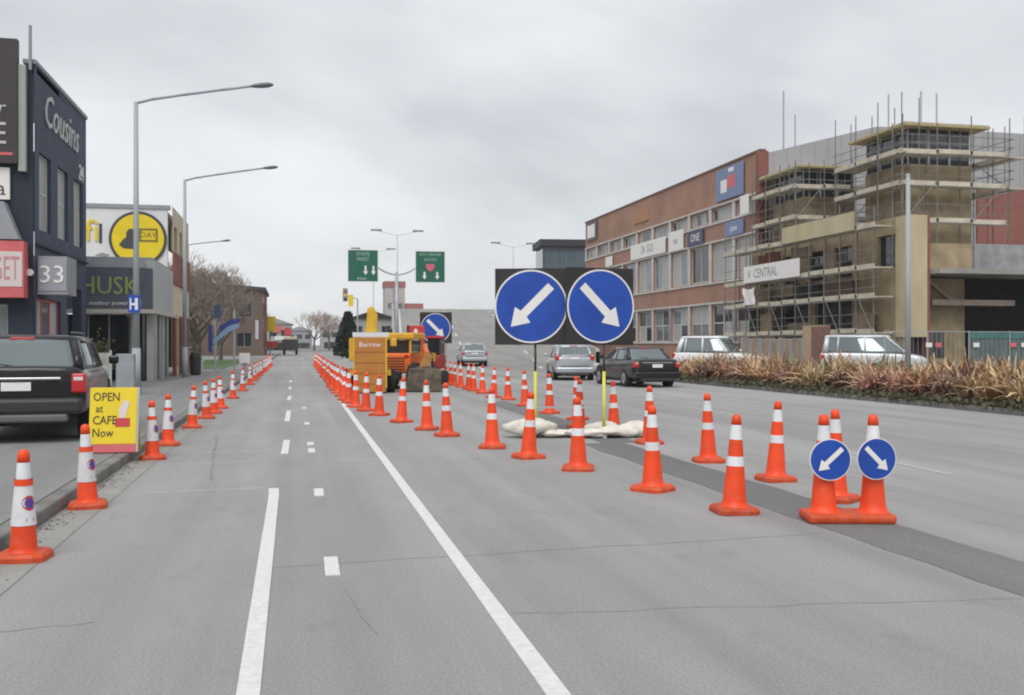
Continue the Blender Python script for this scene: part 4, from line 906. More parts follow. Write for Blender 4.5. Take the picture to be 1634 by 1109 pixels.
# brown brick building, verge, blue banners
bb = empty('brown_brick_building', (-12, 134, 0), 'brown brick flat-roofed building at the far end of the bare trees', 'building')
BC = F(-26, 131, 0, 0); BF = F(-3.7, 131, 0, 90)
ops = [(2 + i * 3.4, 3.9 + i * 3.4, z, z + 1.8) for i in range(6) for z in (1.2, 5.0)]
w_ = MB(); wall(w_, BC, 0, 22.28, 0, 8.4, ops, .2); w_.build('front_wall', BRICKB, bb)
for o in ops: window(bb, BC, *o, dep=.12, bars=(2, 1), frame_m=GREYP, glass=GLASSD)
ops = [(2 + i * 4, 4 + i * 4, z, z + 1.8) for i in range(4) for z in (1.2, 5.0)]
w_ = MB(); wall(w_, BF, 0, 18, 0, 8.4, ops, .2); w_.build('road_wall', BRICKR, bb)
for o in ops: window(bb, BF, *o, dep=.12, frame_m=STONEW, glass=GLASSD)
MB().prism([(-.4, 8.4), (22.6, 8.4), (22.6, 8.75), (11, 9.7), (-.4, 9.7)], -.4, 18, BC).build('roof', mat('roof_brown', (.07, .06, .06), .8), bb)
MB().box(21.3, 21.7, -.05, -.002, 2.2, 4.6, BC).build('poster', mat('pale_poster', (.5, .46, .52), .6), bb)
vg = MB().box(-14, -3.9, 60, 96, .1, .14); tag(vg.build('grass_verge', GRASS), kind='structure')
lw = empty('low_wall', (-9, 59, .1), 'low pale concrete wall edging the grass verge', 'wall'); MB().box(-14, -5.0, 59.3, 59.6, .1, .55).build('wall_block', CONC, lw); MB().box(-14.05, -4.95, 59.27, 59.63, .55, .62).build('coping', STONEW, lw)
fnc = empty('verge_fence', (-10, 66, .1), 'dark rail fence under the bare trees', 'fence')
for i in range(8): MB().box(-13.5 + i * 1.1, -13.42 + i * 1.1, 66, 66.08, .1, 1.3).build('post', DARK, fnc)
for z in (.5, 1.15): MB().box(-13.6, -5.6, 65.95, 66.0, z, z + .09).build('rail', DARK, fnc)
bl = empty('blue_banner_frame', (-3.9, 54, .1), 'blue slanted banner frame on two grey posts beside the verge', 'sign')
for x in (-3.95, -3.0): MB().tube((x, 54, .1), (x, 54, 3.3), .05, n=8).build('post', GALV, bl)
MB().prism([(-4.05, 1.75), (-3.3, 2.45), (-2.75, 2.62), (-2.75, 2.40), (-3.2, 2.2), (-4.05, 1.5)], 53.86, 53.92).build('pale_banner', BLUEL, bl)
MB().prism([(-3.7, 2.15), (-3.25, 2.5), (-2.75, 2.66), (-2.65, 2.82), (-3.1, 2.84), (-3.75, 2.45)], 53.93, 53.98).build('blue_banner', BLUEB, bl)
MB().box(-4.0, -3.65, 53.85, 53.9, 2.85, 3.55).build('blue_square', mat('grey_blue_plate', (.06, .08, .16), .6), bl); MB().box(-4.28, -4.10, 53.85, 53.9, 1.1, 2.5).build('vertical_banner', BLUEB, bl)
MB().box(-2.85, -2.30, 56, 56.3, .5, 1.05).build('white_box', SWHITE, bl); MB().box(-2.7, -2.45, 56.1, 56.2, .1, .5).build('box_leg', GALV, bl)
# far street end
def shop(name, x0, x1, y0, y1, h_, lab, wm, signs, roofm=GREYP):
    b = empty(name, ((x0 + x1) / 2, y0, 0), lab, 'building'); w = x1 - x0; M = F(x0, y0, 0, 0)
    ops = [(w * (i + .15) / 3, w * (i + .8) / 3, h_ * .55, h_ * .8) for i in range(3)] + [(w * .1, w * .9, .3, h_ * .35)]
    m = MB(); wall(m, M, 0, w, 0, h_, ops, .2); m.build('front_wall', wm, b)
    for o in ops: window(b, M, *o, dep=.12, bars=(2, 1), frame_m=GREYP, glass=GLASSD)
    m = MB(); m.box(0, .0 + w, .45, y1 - y0, .0, h_ - .02, M); m.build('side_walls', wm, b)
    MB().prism([(-.3, h_), (w + .3, h_), (w * .5, h_ + w * .18)], -.3, y1 - y0 + .2, M).build('roof', roofm, b)
    for (u0, u1, v0, v1, mm) in signs: MB().box(u0, u1, -.25, -.05, v0, v1, M).build('sign', mm, b)
    return b
shop('red_sign_shop', -7.6, -.3, 205, 222, 5.6, 'far small shop with red and pink signs at the end of the left footpath', CONC, [(3.6, 5.2, 3.9, 5.4, PINKRED), (5.9, 7.2, 3.4, 4.9, RED), (4.0, 6.8, 2.4, 3.2, SWHITE)])
ys_ = empty('yellow_shop_sign', (-3.2, 150, 0), 'yellow roadside sign on a post far down the left kerb', 'sign')
MB().box(-4.2, -2.5, 150, 150.15, 3.4, 5.6).build('panel', YEL, ys_); MB().tube((-3.35, 150.2, 0), (-3.35, 150.2, 3.5), .12).build('post', GALV, ys_)
MB().box(-4.0, -2.2, 150, 150.12, 1.1, 2.0).build('red_panel', RED, ys_)
shop('dark_roof_house', 6.6, 11.5, 118, 128, 4.6, 'small pale house with dark roof behind the yellow trailer', mat('pale_house', (.38, .38, .37), .8), [], mat('dark_roof', (.03, .03, .03), .8))
shop('far_street_building', -2, 6, 330, 345, 6, 'low grey building closing the far end of the street', GREYP, [])
shop('far_side_building', 8, 16, 300, 315, 6.5, 'low pale building far beyond the open lane', CONC, [])
tk = empty('far_truck', (-1.0, 150, 0), 'small dark truck far down the open lane', 'truck')
MB().box(-1.6, .7, 152, 156, .7, 2.3).build('tray', mat('olive_dark', (.05, .05, .04), .7), tk); MB().box(-1.4, .6, 156.1, 158, .6, 2.7).build('cab', CREAM, tk, bevel=.1)
for x in (-1.5, .3):
    for y_ in (153, 157): MB().tube((x, y_, .45), (x + .35, y_, .45), .45, n=14).build('wheel', RUBBER, tk)
def conifer(x, y_, h_, r_, seed, lab):
    rn = random.Random(seed); t = empty('dark_tree', (x, y_, 0), lab, 'tree'); MB().tube((x, y_, 0), (x, y_, h_ * .5), .25, .12, n=8).build('trunk', BARK, t); m = MB()
    for i in range(3200):
        z = rn.uniform(.08, 1) * h_; rad = r_ * (1 - (z / h_) ** 1.6) * rn.uniform(.35, 1.1) + .1; a = rn.uniform(0, 6.28); s_ = rn.uniform(.18, .42)
        p = Vector((x + rad * math.cos(a), y_ + rad * math.sin(a), z)); u = Vector((rn.uniform(-1, 1), rn.uniform(-1, 1), rn.uniform(-.6, .6))).normalized() * s_; v = Vector((rn.uniform(-1, 1), rn.uniform(-1, 1), rn.uniform(-.6, .6))).normalized() * s_
        m.quad(p - u, p - v, p + u, p + v)
    m.build('crown', LEAFD, t); return t
conifer(5.9, 112, 5.0, 1.4, 1, 'dark evergreen tree left of the yellow trailer')
# tower and red building behind the machines
tb = empty('grey_tower', (24.5, 247, 0), 'pale tower block with reddish top behind the direction signs', 'building')
def tower(b, x0, x1, y0, y1, h_, wm, top, topm, n, fl):
    M = F(x0, y0, 0, 0); w = x1 - x0; st = h_ / fl; ops = [(w * (i + .25) / n, w * (i + .75) / n, st * j + st * .3, st * j + st * .75) for i in range(n) for j in range(fl - 1)]
    m = MB(); wall(m, M, 0, w, 0, h_, ops, .2); m.build('front_wall', wm, b)
    for o in ops: window(b, M, *o, dep=.1, frame_m=GREYP, glass=GLASSW, t=.08)
    MB().box(0, w, .35, y1 - y0, 0, h_ - .05, M).build('core', wm, b); MB().box(-.15, w + .15, -.15, y1 - y0, h_, h_ + top, M).build('crown_band', topm, b)
tower(tb, 22.0, 26.9, 247, 253, 15.6, TOWER, 1.5, TOWR, 2, 5)
MB().box(24.0, 24.5, 246.7, 246.98, 1, 15.6).build('pilaster', GREYP, tb)
tb2 = empty('red_annex', (29, 249, 0), 'lower reddish annex beside the pale tower', 'building'); tower(tb2, 26.9, 31.0, 245, 253, 10.2, TOWER, 1.4, TOWR, 2, 3)
# teal glass block beyond the brick building
tg = empty('teal_glass_block', (39, 148, 0), 'dark teal glass block with black flat roof beyond the brick building', 'building')
TGM = F(36.6, 146, 0, -6)
wins = [(.5 + i * 1.65, 1.95 + i * 1.65, 12.2, 15.6) for i in range(4)] + [(.5 + i * 1.65, 1.95 + i * 1.65, 7.6, 11.0) for i in range(4)]
m = MB(); wall(m, TGM, 0, 7.2, 0, 16.3, wins, .2); m.build('front_wall', mat('dark_cladding', (.07, .075, .09), .6), tg)
for o in wins: window(tg, TGM, *o, dep=.1, frame_m=GREYP, glass=TEALG)
MB().box(0, 7.2, .4, 8, 0, 16.2, TGM).build('core', TEALG, tg); MB().box(-.5, 7.4, -.5, 8.4, 16.3, 17.3, TGM).build('roof_slab', mat('roof_black', (.03, .03, .032), .7), tg)

# ------------------------------------------------------------------ brick building on the right
rb = empty('brick_office_building', (45, 86, 0), 'long orange-brick office building with rows of pale-framed windows', 'building')
BFm = F(32, 108, 0, -90)          # u from far end (0) to the near corner (43)
bays = 10; pitch = 4.3
up = [(i * pitch + .28, (i + 1) * pitch - .28, 6.45, 9.35) for i in range(bays)]
lo = [(i * pitch + .28, (i + 1) * pitch - .28, 1.75, 4.6) for i in range(bays)]
cl = [(i * pitch + .28, (i + 1) * pitch - .28, 11.05, 12.05) for i in range(bays)]
m = MB(); wall(m, BFm, 0, 43, 0, 15.1, up + lo + cl, .3); m.build('road_wall', BRICKO, rb)
for i, o in enumerate(up): window(rb, BFm, *o, dep=.16, bars=(2, 1), frame_m=STONEW, glass=GLASSD if i == 7 else [BLINDSKY, BLINDSKY, GLASSW], t=.10)
for i, o in enumerate(lo): window(rb, BFm, *o, dep=.16, bars=(2, 2), frame_m=STONEW, glass=[BLINDSKY, GLASSW, GLASSW, GLASSD], t=.10)
for i, o in enumerate(cl): window(rb, BFm, *o, dep=.16, bars=(4, 1), frame_m=STONEW, glass=[GLASSW, BLINDSKY, GLASSD], t=.10)
for i in range(bays + 1):
    u = min(max(i * pitch, .24), 42.76)
    MB().box(u - .22, u + .22, -.06, -.003, 6.3, 9.5, BFm).build('pilaster', STONEW, rb); MB().box(u - .22, u + .22, -.06, -.003, 10.8, 12.25, BFm).build('pilaster', STONEW, rb)
    MB().box(u - .20, u + .20, -.06, -.003, 1.6, 4.7, BFm).build('pilaster', STONEW if i % 3 else GREYP, rb)
for z in (6.22, 9.42, 10.82, 12.15, 4.65, 1.6): MB().box(.0, 43.0, -.10, -.0035, z, z + .14, BFm).build('string_course', STONEW, rb)
MB().box(-.1, 43.1, -.1, .4, 15.1, 15.22, BFm).build('parapet_cap', mat('cap_brown', (.20, .13, .10), .8), rb)
MB().box(42.5, 43.06, -.12, -.0038, 0, 15.1, BFm).build('corner_pier', BRICKR, rb)
MB().box(32.35, 75, 65.4, 107.6, 14.4, 14.7).build('roof', METALR, rb)
# grey clad gable and red brick wall facing the camera at Y=65
GM = F(32, 65, 0, 0)
MB().box(0, .6, -.06, .3, 0, 15.1, GM).build('end_pier', BRICKR, rb)
gb = MB().prism([(.6, 8.0), (60, 8.0), (60, 17.0), (11.5, 17.3), (9.0, 17.2), (.6, 15.0)], .0, .3, GM).build('gable_cladding', METALR, rb)
for i in range(46): 
    u = 1.0 + i * 1.05; top = 15 + (u - .6) / 8.4 * 2.2 if u < 9 else 17.2
    MB().box(u, u + .06, -.035, -.001, 8.0, top - .05, GM).build('cladding_rib', METALR, gb)
MB().box(17.2, 60, -.22, -.04, 6.5, 13.0, GM).build('red_brick_wall', BRICKR, rb)
MB().box(.6, 60, -.05, .3, 0, 8.0, GM).build('lower_wall', BRICKR, rb)
# signs on the facade
def fsign(y0, y1, z0, z1, mm, txt=None, tm=DKTXT, sz=.6, out=.12):
    u0, u1 = 108 - y1, 108 - y0; o = MB().box(u0, u1, -out - .05, -.11, z0, z1, BFm).build('wall_sign', mm, rb)
    if txt: text(o, txt, sz, BFm @ Matrix.Translation(((u0 + u1) / 2, -out - .055, (z0 + z1) / 2)), tm, ext=.004)
    return o
o = fsign(67.4, 72.2, 12.45, 14.85, mat('blue_grey_sign', (.17, .22, .38), .5, var=.08)); 
for a, b_, c, d_, mm in ((.9, 2.0, .55, 1.5, SWHITE), (2.1, 3.4, .75, 1.7, PINKRED), (2.3, 3.2, 1.95, 2.25, SWHITE)): MB().box(35.8 + a, 35.8 + b_, -.18, -.172, 12.45 + c, 12.45 + d_, BFm).build('emblem', mm, o)
fsign(83.0, 92.2, 9.6, 11.0, SWHITE, '24  SGS', mat('grey_lettering', (.25, .25, .26), .6), 1.0); fsign(78.9, 82.2, 9.5, 11.2, SWHITE, 'tax', mat('grey_lettering', (.25, .25, .26)), .8)
fsign(74.7, 77.9, 9.55, 10.75, mat('navy_sign', (.05, .05, .12), .5), 'ONE', SWHITE, .9); fsign(67.4, 70.6, 9.6, 10.7, mat('blue_grey_sign', (.17, .22, .38)), 'ipex', SWHITE, .7)
fsign(98, 100.2, 9.6, 10.6, SWHITE); fsign(103.4, 107.2, 12.9, 14.9, mat('dark_frame_sign', (.12, .10, .10), .6)); MB().box(1.2, 4.0, -.185, -.172, 13.2, 14.6, BFm).build('pale_sign_face', SWHITE, rb)
fsign(87.5, 91.5, 13.0, 14.2, mat('ghost_lettering_panel', (.42, .22, .12), .9), None, out=-.05)
# ------------------------------------------------------------------ low corner block with the two tan towers
lb = empty('corner_entrance_block', (38, 54, 0), 'low tan entrance block with dark canopy opening below the scaffold towers', 'building')
LBF = F(31.3, 64.8, 0, -90)       # u 0 at Y=64.8 to 18 at Y=46.8
ops = [(1.2 + i * 3.2, 3.2 + i * 3.2, 5.4, 7.2) for i in range(4)] + [(15.3, 17.2, 5.6, 7.4)] + [(3.5, 8.0, 2.9, 4.6), (8.6, 12.8, 2.3, 4.5), (5.5, 8.5, .2, 2.2)]
m = MB(); wall(m, LBF, 0, 18, 0, 8.3, ops, .35); m.build('road_wall', TAN, lb)
for o in ops: window(lb, LBF, *o, dep=.25, bars=(2, 1), frame_m=DARK, glass=GLASSD)
LBC = F(31.22, 46.75, 0, 0)
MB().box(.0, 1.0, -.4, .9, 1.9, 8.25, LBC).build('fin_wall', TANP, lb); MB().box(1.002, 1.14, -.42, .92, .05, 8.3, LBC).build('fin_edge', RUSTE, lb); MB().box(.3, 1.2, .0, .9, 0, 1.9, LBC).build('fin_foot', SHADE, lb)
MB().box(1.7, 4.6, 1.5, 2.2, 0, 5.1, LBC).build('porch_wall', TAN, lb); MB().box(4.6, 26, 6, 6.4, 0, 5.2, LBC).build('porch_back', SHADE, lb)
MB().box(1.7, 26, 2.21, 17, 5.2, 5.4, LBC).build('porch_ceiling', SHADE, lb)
MB().box(1.15, 26, -1.2, 2.2, 5.18, 5.42, LBC).build('canopy_slab', mat('stained_concrete', (.30, .285, .265), .9, var=.25, vscale=.8), lb)
MB().box(4.4, 26, .4, .7, 5.42, 6.9, LBC).build('concrete_band', mat('weathered_concrete', (.27, .27, .28), .9, var=.4, vscale=.9), lb)
MB().box(1.64, 26, .92, 17.5, 6.75, 6.88, LBC).build('roof', CONC, lb)
MB().box(1.16, 4.38, .55, .9, 5.425, 6.9, LBC).build('upper_wall', TAN, lb)
MB().box(1.8, 6.8, .3, 1.4, 3.6, 3.9, LBC).build('beam', mat('timber_beam', (.30, .24, .20), .8, var=.2), lb)
for u in (10, 15.5, 21): MB().box(u, u + .4, .1, .5, 0, 5.1, LBC).build('column', mat('timber_beam', (.3, .24, .2)), lb)
MB().box(2.1, 3.3, 1.45, 1.495, .8, 2.2, LBC).build('dark_window', GLASSD, lb); MB().tube(LBC @ Vector((1.9, 1.3, 5.2)), LBC @ Vector((3.8, 1.3, 3.8)), .08).build('brace', TANP, lb)
def tan_tower(lab, x0, x1, y0, y1, zb, zr, levels, mast):
    t = empty('tan_tower', ((x0 + x1) / 2, (y0 + y1) / 2, zb), lab, 'tower'); zw0, zw1 = levels
    MB().box(x0, x1, y0, y1, zb, zw0).build('tower_walls', TAN, t)
    w = x1 - x0; n = 3
    for k, (M, L) in enumerate(((F(x0, y0, 0, 0), w), (F(x0, y1, 0, -90), y1 - y0))):
        for i in range(n):
            a, b_ = L * i / n, L * (i + 1) / n; f = MB().box(a + .01, b_ - .01, .14, .2, zw0, zw1, M).build('window', GLASSD, t)
            MB().box(a - .05 if i else a + .012, a + .07, .06, .135, zw0, zw1, M).build('mullion', GREYP, f)
            MB().box(a + .08, b_ - .06, .08, .13, zw0 + (zw1 - zw0) * .62, zw0 + (zw1 - zw0) * .66, M).build('rail', GREYP, f)
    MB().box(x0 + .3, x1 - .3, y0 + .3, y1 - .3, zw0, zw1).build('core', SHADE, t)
    MB().box(x0 - .75, x1 + .75, y0 - .75, y1 + .75, zw1 + .002, zr).build('roof_slab', OCHRE, t); MB().box(x0 - .7, x1 + .7, y0 - .7, y1 + .7, zr + .001, zr + .08).build('roof_sheet', PLANK, t)
    MB().lathe([(w * .36, zr + .08), (w * .30, zr + .32), (w * .12, zr + .48), (.02, zr + .5)], 18, c=((x0 + x1) / 2, (y0 + y1) / 2, 0)).build('roof_dome', METALR, t, smooth=True)
    for (dx, dy, hh) in mast: MB().tube((x0 + dx, y0 + dy, zr + .08), (x0 + dx, y0 + dy, zr + hh), .055, n=6).build('mast', GALV, t)
    # plywood joints
    for M, L in ((F(x0, y0, 0, 0), w), (F(x0, y1, 0, -90), y1 - y0)):
        u = 1.2
        while u < L - .3: MB().box(u, u + .03, -.012, -.001, zb, zw0, M).build('panel_joint', OCHRE, t); u += 1.22
    return t
tan_tower('shorter scaffolded tan tower with dark glazed top, next to the brick corner', 32.6, 36.3, 60, 64.2, 6.88, 13.12, (11.2, 12.98), ())
tan_tower('taller scaffolded tan tower with dark glazed top and flat ochre roof', 34.9, 39.0, 52.0, 56.5, 6.88, 14.22, (12.0, 14.07), ((.0, 2.0, 2.3), (1.5, 1.0, 2.3), (2.9, 1.5, 2.4)))
mr_ = empty('roof_mast', (35, 80, 14.7), 'thin mast on the roof behind the shorter tower', 'mast'); MB().tube((37.4, 72, 14.7), (37.4, 72, 21.3), .07, n=6).build('tube', GALV, mr_); MB().box(37.2, 37.6, 71.8, 72.2, 14.7, 14.9).build('foot', GALV, mr_)
mr_ = empty('roof_mast', (38, 73, 14.7), 'short thin mast on the roof left of the taller tower', 'mast'); MB().tube((38.6, 72.4, 14.7), (38.6, 72.4, 19.6), .06, n=6).build('tube', GALV, mr_); MB().box(38.4, 38.8, 72.2, 72.6, 14.7, 14.9).build('foot', GALV, mr_)
# ------------------------------------------------------------------ scaffolds
STUBE = mat('scaffold_tube', (.20, .195, .185), .6, metal=.3, var=.25, vscale=2)
def scaffold(lab, runs, loc):
    s = empty('scaffold', loc, lab, 'scaffold')
    for (x0, y0, x1, y1, nx, ny, bay, zs, z0, ztop) in runs:
        L = math.hypot(x1 - x0, y1 - y0); n = max(1, round(L / bay)); dx, dy = (x1 - x0) / L, (y1 - y0) / L
        for i in range(n + 1):
            t = L * i / n; px_, py_ = x0 + dx * t, y0 + dy * t; jit = random.uniform(-.3, .5)
            MB().tube((px_, py_, z0), (px_, py_, ztop + jit), .035, n=6).build('standard', STUBE, s)
            if True: MB().tube((px_ + nx, py_ + ny, z0), (px_ + nx, py_ + ny, ztop), .035, n=6).build('standard', STUBE, s)
        for z in zs:
            for dz in (.55, 1.05): MB().tube((x0 - dx * .4, y0 - dy * .4, z + dz), (x1 + dx * .5, y1 + dy * .5, z + dz), .022, n=6).build('guard_rail', STUBE, s)
            MB().tube((x0 - dx * .4, y0 - dy * .4, z - .06), (x1 + dx * .4, y1 + dy * .4, z - .06), .035, n=6).build('ledger', STUBE, s)
            for i in range(n):
                a, b_ = L * i / n - .08, L * (i + 1) / n + .08; off = random.uniform(0, .03)
                P = [(x0 + dx * a, y0 + dy * a), (x0 + dx * b_, y0 + dy * b_), (x0 + dx * b_ + nx, y0 + dy * b_ + ny), (x0 + dx * a + nx, y0 + dy * a + ny)]
                m = MB(); zz = z + off + (.025 if i % 2 else 0); m.add([(p[0], p[1], zz) for p in P] + [(p[0], p[1], zz + .06) for p in P], [(0, 3, 2, 1), (4, 5, 6, 7), (0, 1, 5, 4), (1, 2, 6, 5), (2, 3, 7, 6), (3, 0, 4, 7)])
                m.build('plank', PLANK, s)
                ex = (-.03 * (1 if nx >= 0 else -1) if abs(nx) > abs(ny) else 0); ey = (-.03 * (1 if ny >= 0 else -1) if abs(ny) >= abs(nx) else 0)
                m = MB(); P2 = [(P[0][0], P[0][1]), (P[1][0], P[1][1]), (P[1][0] + ex, P[1][1] + ey), (P[0][0] + ex, P[0][1] + ey)]
                m.add([(p[0], p[1], zz - .02) for p in P2] + [(p[0], p[1], zz + .24) for p in P2], [(0, 3, 2, 1), (4, 5, 6, 7), (0, 1, 5, 4), (1, 2, 6, 5), (2, 3, 7, 6), (3, 0, 4, 7)])
                m.build('toe_board', PLANK, s)
        for i in range(0, n, 2):
            t0, t1 = L * i / n, L * (i + 1) / n; zlo, zhi = zs[0], zs[min(1, len(zs) - 1)] + .3
            MB().tube((x0 + dx * t0 - nx * .03, y0 + dy * t0 - ny * .03, zlo), (x0 + dx * t1 - nx * .03, y0 + dy * t1 - ny * .03, zhi + (.8 if zhi - zlo < 1 else 0)), .028, n=6).build('brace', STUBE, s)
    return s
scaffold('long pipe scaffold with plank decks along the tan entrance block', [(29.9, 47.6, 29.9, 66.2, 1.1, 0, 1.7, (2.1, 4.0, 5.55, 7.75), 0.03, 9.0)], (29.9, 57, 0))
scaffold('pipe scaffold wrapped around the shorter tan tower', [(31.4, 58.8, 37.4, 58.8, 0, .9, 2.0, (9.55, 11.55), 6.9, 13.2), (31.4, 65.0, 31.4, 58.9, 1.0, 0, 2.0, (9.6, 11.6), 6.9, 13.2)], (33, 60, 8.4))
scaffold('pipe scaffold wrapped around the taller tan tower', [(33.6, 50.6, 40.2, 50.6, 0, 1.0, 2.2, (8.45, 10.55, 12.35), 6.9, 14.2), (33.6, 57.8, 33.6, 50.7, 1.1, 0, 2.3, (8.5, 10.6, 12.4), 6.9, 15.5), (40.6, 50.7, 40.6, 57.0, 1.0, 0, 3.0, (10.5, 12.3), 6.9, 14.8)], (37, 53, 8.4))
wd = empty('scaffold_cladding', (30.8, 57, 0), 'patchwork of brown boards and dark sheets behind the long scaffold', 'cladding'); WM = F(30.95, 64.6, 0, -90); rk = random.Random(4)
for a, b_, z0, z1, mm in ((0.2, 2.6, .1, 1.9, HOARD), (0.2, 1.6, 2.2, 3.9, SHADE), (1.7, 3.4, 2.25, 3.6, TAN), (3.5, 5.0, .1, 3.8, SHADE), (9.0, 13.0, .2, 1.7, SHADE), (13.2, 15.2, .2, 3.2, HOARD), (.3, 3.0, 4.3, 5.2, HOARD), (6.2, 9.5, 4.25, 5.3, SHADE), (10.0, 13.2, 4.25, 5.2, BRICKB), (1.2, 4.5, 6.9, 7.6, RUSTE), (6.0, 8.6, 6.95, 7.6, HOARD)):
    u = a
    while u < b_ - .05:
        w_ = min(rk.uniform(.5, .9), b_ - u); MB().box(u, u + w_ - .015, rk.uniform(0, .04), .09, z0, z1 + rk.uniform(-.08, .06), WM).build('board', mm, wd); u += w_
MB().box(8.2, 11.0, -.12, .0, 1.75, 1.98, WM).build('pale_shelf', STONEW, wd)
tag(MB().box(29.8, 29.86, 49.4, 57.6, 7.75, 8.75).build('plank_parapet', TANP), 'pale plywood boards tied along the top deck of the long scaffold', 'boards')
bnr = empty('scaffold_banner', (29.7, 58, 5.6), 'long white banner with grey lettering tied to the scaffold', 'banner'); BN = F(29.72, 62.8, 0, -90)
MB().box(0, 7.6, -.02, .02, 5.62, 6.72, BN).build('sheet', SWHITE, bnr); text(bnr, 'V  CENTRAL', .85, BN @ Matrix.Translation((2.7, -.025, 6.15)), mat('grey_lettering', (.25, .25, .26)), ext=.003, squash=.9)
cl_ = MB(); V = []
for j in range(7):
    for i in range(7): V.append((29.7 + .06 * math.sin(i * 2 + j), 62.0 - (1.9 - .35 * math.sin(j / 6 * 3.14)) * (i / 6 - .5) , 4.15 + j * .17 + (.14 * abs(i / 6 - .5) * 2 if j == 6 else 0)))
cl_.add(V, [(j * 7 + i, j * 7 + i + 1, (j + 1) * 7 + i + 1, (j + 1) * 7 + i) for j in range(6) for i in range(6)]); tag(cl_.build('white_cloth', SWHITE, smooth=True), 'crumpled white cloth hanging on the scaffold below the banner', 'cloth')
tag(MB().box(31.2, 31.27, 65.3, 66.6, 10.75, 12.1).build('white_notice', SWHITE), 'small white notice board on the scaffold at the brick corner', 'notice')
# hoarding, fences
hd = empty('timber_hoarding', (27.5, 50, 0), 'tan timber hoarding of upright boards with a square end pier', 'fence'); HM = F(27.6, 58.8, .03, -90)
for i in range(20): MB().box(i * .42, i * .42 + .405, -random.uniform(0, .03), .03, 0, 1.85 + random.uniform(-.04, .04), HM).build('board', mat('hoarding_board', (.34, .25, .18)) if i % 3 else GREYP, hd)
MB().box(8.45, 9.4, -.3, .8, 0, 2.5, HM).build('end_pier', mat('pier_render', (.46, .32, .22), .85, var=.15), hd); MB().box(9.402, 9.46, -.3, .8, 0, 2.45, HM).build('pier_side', mat('pier_brown', (.17, .10, .075), .85, var=.2), hd)
fe = empty('site_fence', (31, 41, 0), 'mesh site fence with teal shade cloth and pale tags', 'fence'); FM = F(25.8, 40.2, .04, 2)
for i in range(6):
    MB().tube(FM @ Vector((i * 2.2, 0, 0)), FM @ Vector((i * 2.2, 0, 2.1)), .03, n=6).build('post', GALV, fe)
    if i < 5:
        for z in (.1, 2.05): MB().tube(FM @ Vector((i * 2.2, 0, z)), FM @ Vector((i * 2.2 + 2.2, 0, z)), .02, n=6).build('rail', GALV, fe)
        for k in range(1, 9): MB().tube(FM @ Vector((i * 2.2 + k * .245, 0, .1)), FM @ Vector((i * 2.2 + k * .245, 0, 2.05)), .007, n=4).build('wire', GALV, fe)
for i in (2, 3, 4): MB().box(i * 2.2 + .05, i * 2.2 + 2.15, .02, .03, .15, 2.0, FM).build('shade_cloth', TEAL if i == 9 else mat('grey_green_cloth', (.10, .14, .135), .85, var=.2), fe)
MB().box(4.45, 11.0, -.012, .018, 1.75, 2.05, FM).build('top_band', TEAL, fe)
for u, c in ((2.1, SWHITE), (2.6, PINKRED), (4.6, SWHITE), (6.6, PINKRED), (7.2, SWHITE)): MB().box(u, u + .32, -.05, -.035, 1.35, 1.55, FM).build('tag_board', c, fe)

# ------------------------------------------------------------------ planting along the right-hand kerb
def flax_mesh(seed, nb_=120):
    rn = random.Random(seed); mb = MB()
    for i in range(nb_):
        a = rn.uniform(0, 6.283); L = rn.uniform(.35, 1.05); lean = rn.uniform(.15, 1.15); w_ = rn.uniform(.02, .045); cs, sn = math.cos(a), math.sin(a)
        base = Vector((rn.gauss(0, .10), rn.gauss(0, .10), 0)); tw_ = rn.uniform(-.5, .5); pts = []
        for k in range(6):
            t = k / 5; ang = lean * (t ** 1.3) * 1.5; r_ = L * t * math.sin(lean * .35 + ang * .5); z = L * t * math.cos(lean * .3 + ang * .55)
            pts.append(base + Vector((cs * r_, sn * r_, max(.02, z))))
        sd = Vector((-sn * math.cos(tw_), cs * math.cos(tw_), math.sin(tw_)))
        V = []
        for k, p in enumerate(pts):
            ww = w_ * (1 - (k / 5) ** 2.2) + .004; V += [p - sd * ww, p + sd * ww]
        mb.add(V, [(2 * k, 2 * k + 1, 2 * k + 3, 2 * k + 2) for k in range(5)])
    me_o = mb.build('flax_clump', FLAX, loc=(0, 0, 0)); me = me_o.data; bpy.data.objects.remove(me_o); return me
FM_ = [flax_mesh(s) for s in range(6)]
HUES = [('rust-orange', (.46, .26, .15)), ('tan', (.52, .39, .24)), ('straw-yellow', (.54, .43, .25)), ('dull pink', (.48, .29, .23)), ('bronze-brown', (.27, .18, .145)), ('ginger', (.50, .33, .18)), ('olive', (.30, .27, .15))]
cnt = {}; rf_ = random.Random(77); yy = 10.5; row = 0
spots = []
for ri, xo in enumerate((15.85, 16.75, 17.75)):
    yy = 9.5 + ri * .35
    while yy < 42.2:
        spots.append((xo + rf_.uniform(-.22, .22), yy, ri)); yy += rf_.uniform(.85, 1.15)
ROWN = ['kerb-side row', 'middle row', 'car-park-side row']
rc = [0, 0, 0]
NUM = ORD
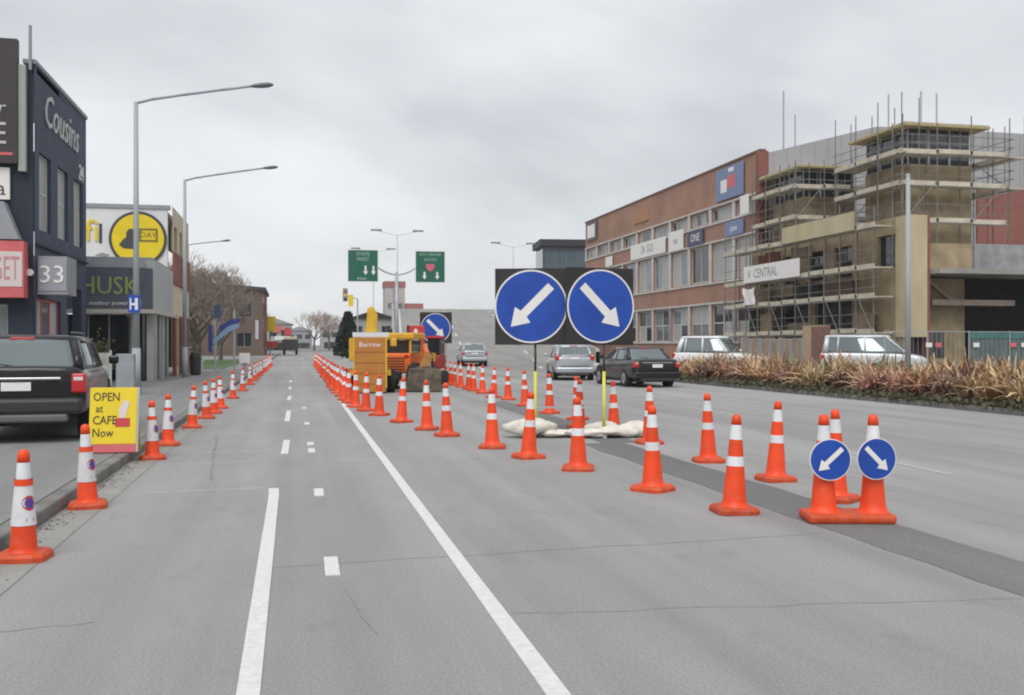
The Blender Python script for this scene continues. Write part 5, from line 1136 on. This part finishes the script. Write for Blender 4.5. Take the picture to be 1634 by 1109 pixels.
for x, y_, ri in sorted(spots, key=lambda s: (s[2], s[1])):
    hn, hc = rf_.choice(HUES if ri else HUES[:6]); i = rc[ri]; rc[ri] += 1
    o = bpy.data.objects.new('flax_clump', FM_[rf_.randrange(6)]); COL.objects.link(o); o.location = (x, y_, .10); sc = rf_.uniform(.92, 1.25) * (1.0 if ri else .85) * (1.12 if ri == 2 else 1)
    o.scale = (sc * 1.1, sc * 1.1, sc); o.rotation_euler = (0, 0, rf_.uniform(0, 6.28)); k = rf_.uniform(.8, 1.15); o.color = (hc[0] * k, hc[1] * k, hc[2] * k, 1)
    tag(o, f'{hn} flax clump, {NUM[min(i, 37)]}{"" if i == 0 else " nearest"} in the {ROWN[ri]} of the kerb planting', 'plant', 'flax clumps planted along the kerb')
gc = MB(); rg = random.Random(9)
for i in range(9000):
    x = rg.uniform(14.93, 15.6) if i < 5500 else rg.uniform(15.3, 18.5); y_ = rg.uniform(8.2, 42.8); s_ = rg.uniform(.03, .07); z = .10 + rg.uniform(.0, .16); a = rg.uniform(0, 6.28); u = Vector((math.cos(a), math.sin(a), rg.uniform(-.3, .3))) * s_; v = Vector((-math.sin(a) * .5, math.cos(a) * .5, 1)).normalized() * s_
    p = Vector((x, y_, z)); gc.quad(p - u, p - v, p + u, p + v)
tag(gc.build('ground_cover', mat('ground_cover_leaf', (.085, .08, .045), .85, var=.4, vscale=2)), 'low dark green ground cover edging the kerb planting', 'ground cover', kind='stuff')
gc = MB()
for i in range(1500):
    y_ = rg.uniform(-2, 20); x = KL + .03 + abs(rg.gauss(0, .09)); s_ = rg.uniform(.006, .018); p = Vector((x, y_, .008)); a = rg.uniform(0, 6.28); u = Vector((math.cos(a), math.sin(a), 0)) * s_; v = Vector((-math.sin(a), math.cos(a), .3)) * s_ * .6; gc.quad(p - u, p - v, p + u, p + v)
tag(gc.build('gutter_litter', mat('dead_leaf', (.10, .075, .05), .9, var=.4, vscale=20)), 'grit and dead leaf fragments along the gutter', 'litter', kind='stuff')

# ------------------------------------------------------------------ air
hz = MB().box(-120, 120, -15, 420, -1.2, 26); hz_o = hz.build('haze'); HM_ = bpy.data.materials.new('haze'); HM_.use_nodes = True; t = HM_.node_tree; t.nodes.clear()
ho = t.nodes.new('ShaderNodeOutputMaterial'); hv = t.nodes.new('ShaderNodeVolumePrincipled'); hv.inputs['Color'].default_value = (.93, .95, .97, 1); hv.inputs['Density'].default_value = .0004; hv.inputs['Anisotropy'].default_value = .2
t.links.new(hv.outputs[0], ho.inputs['Volume']); hz_o.data.materials.append(HM_); tag(hz_o, 'thin pale haze in the street air', 'haze', kind='stuff')
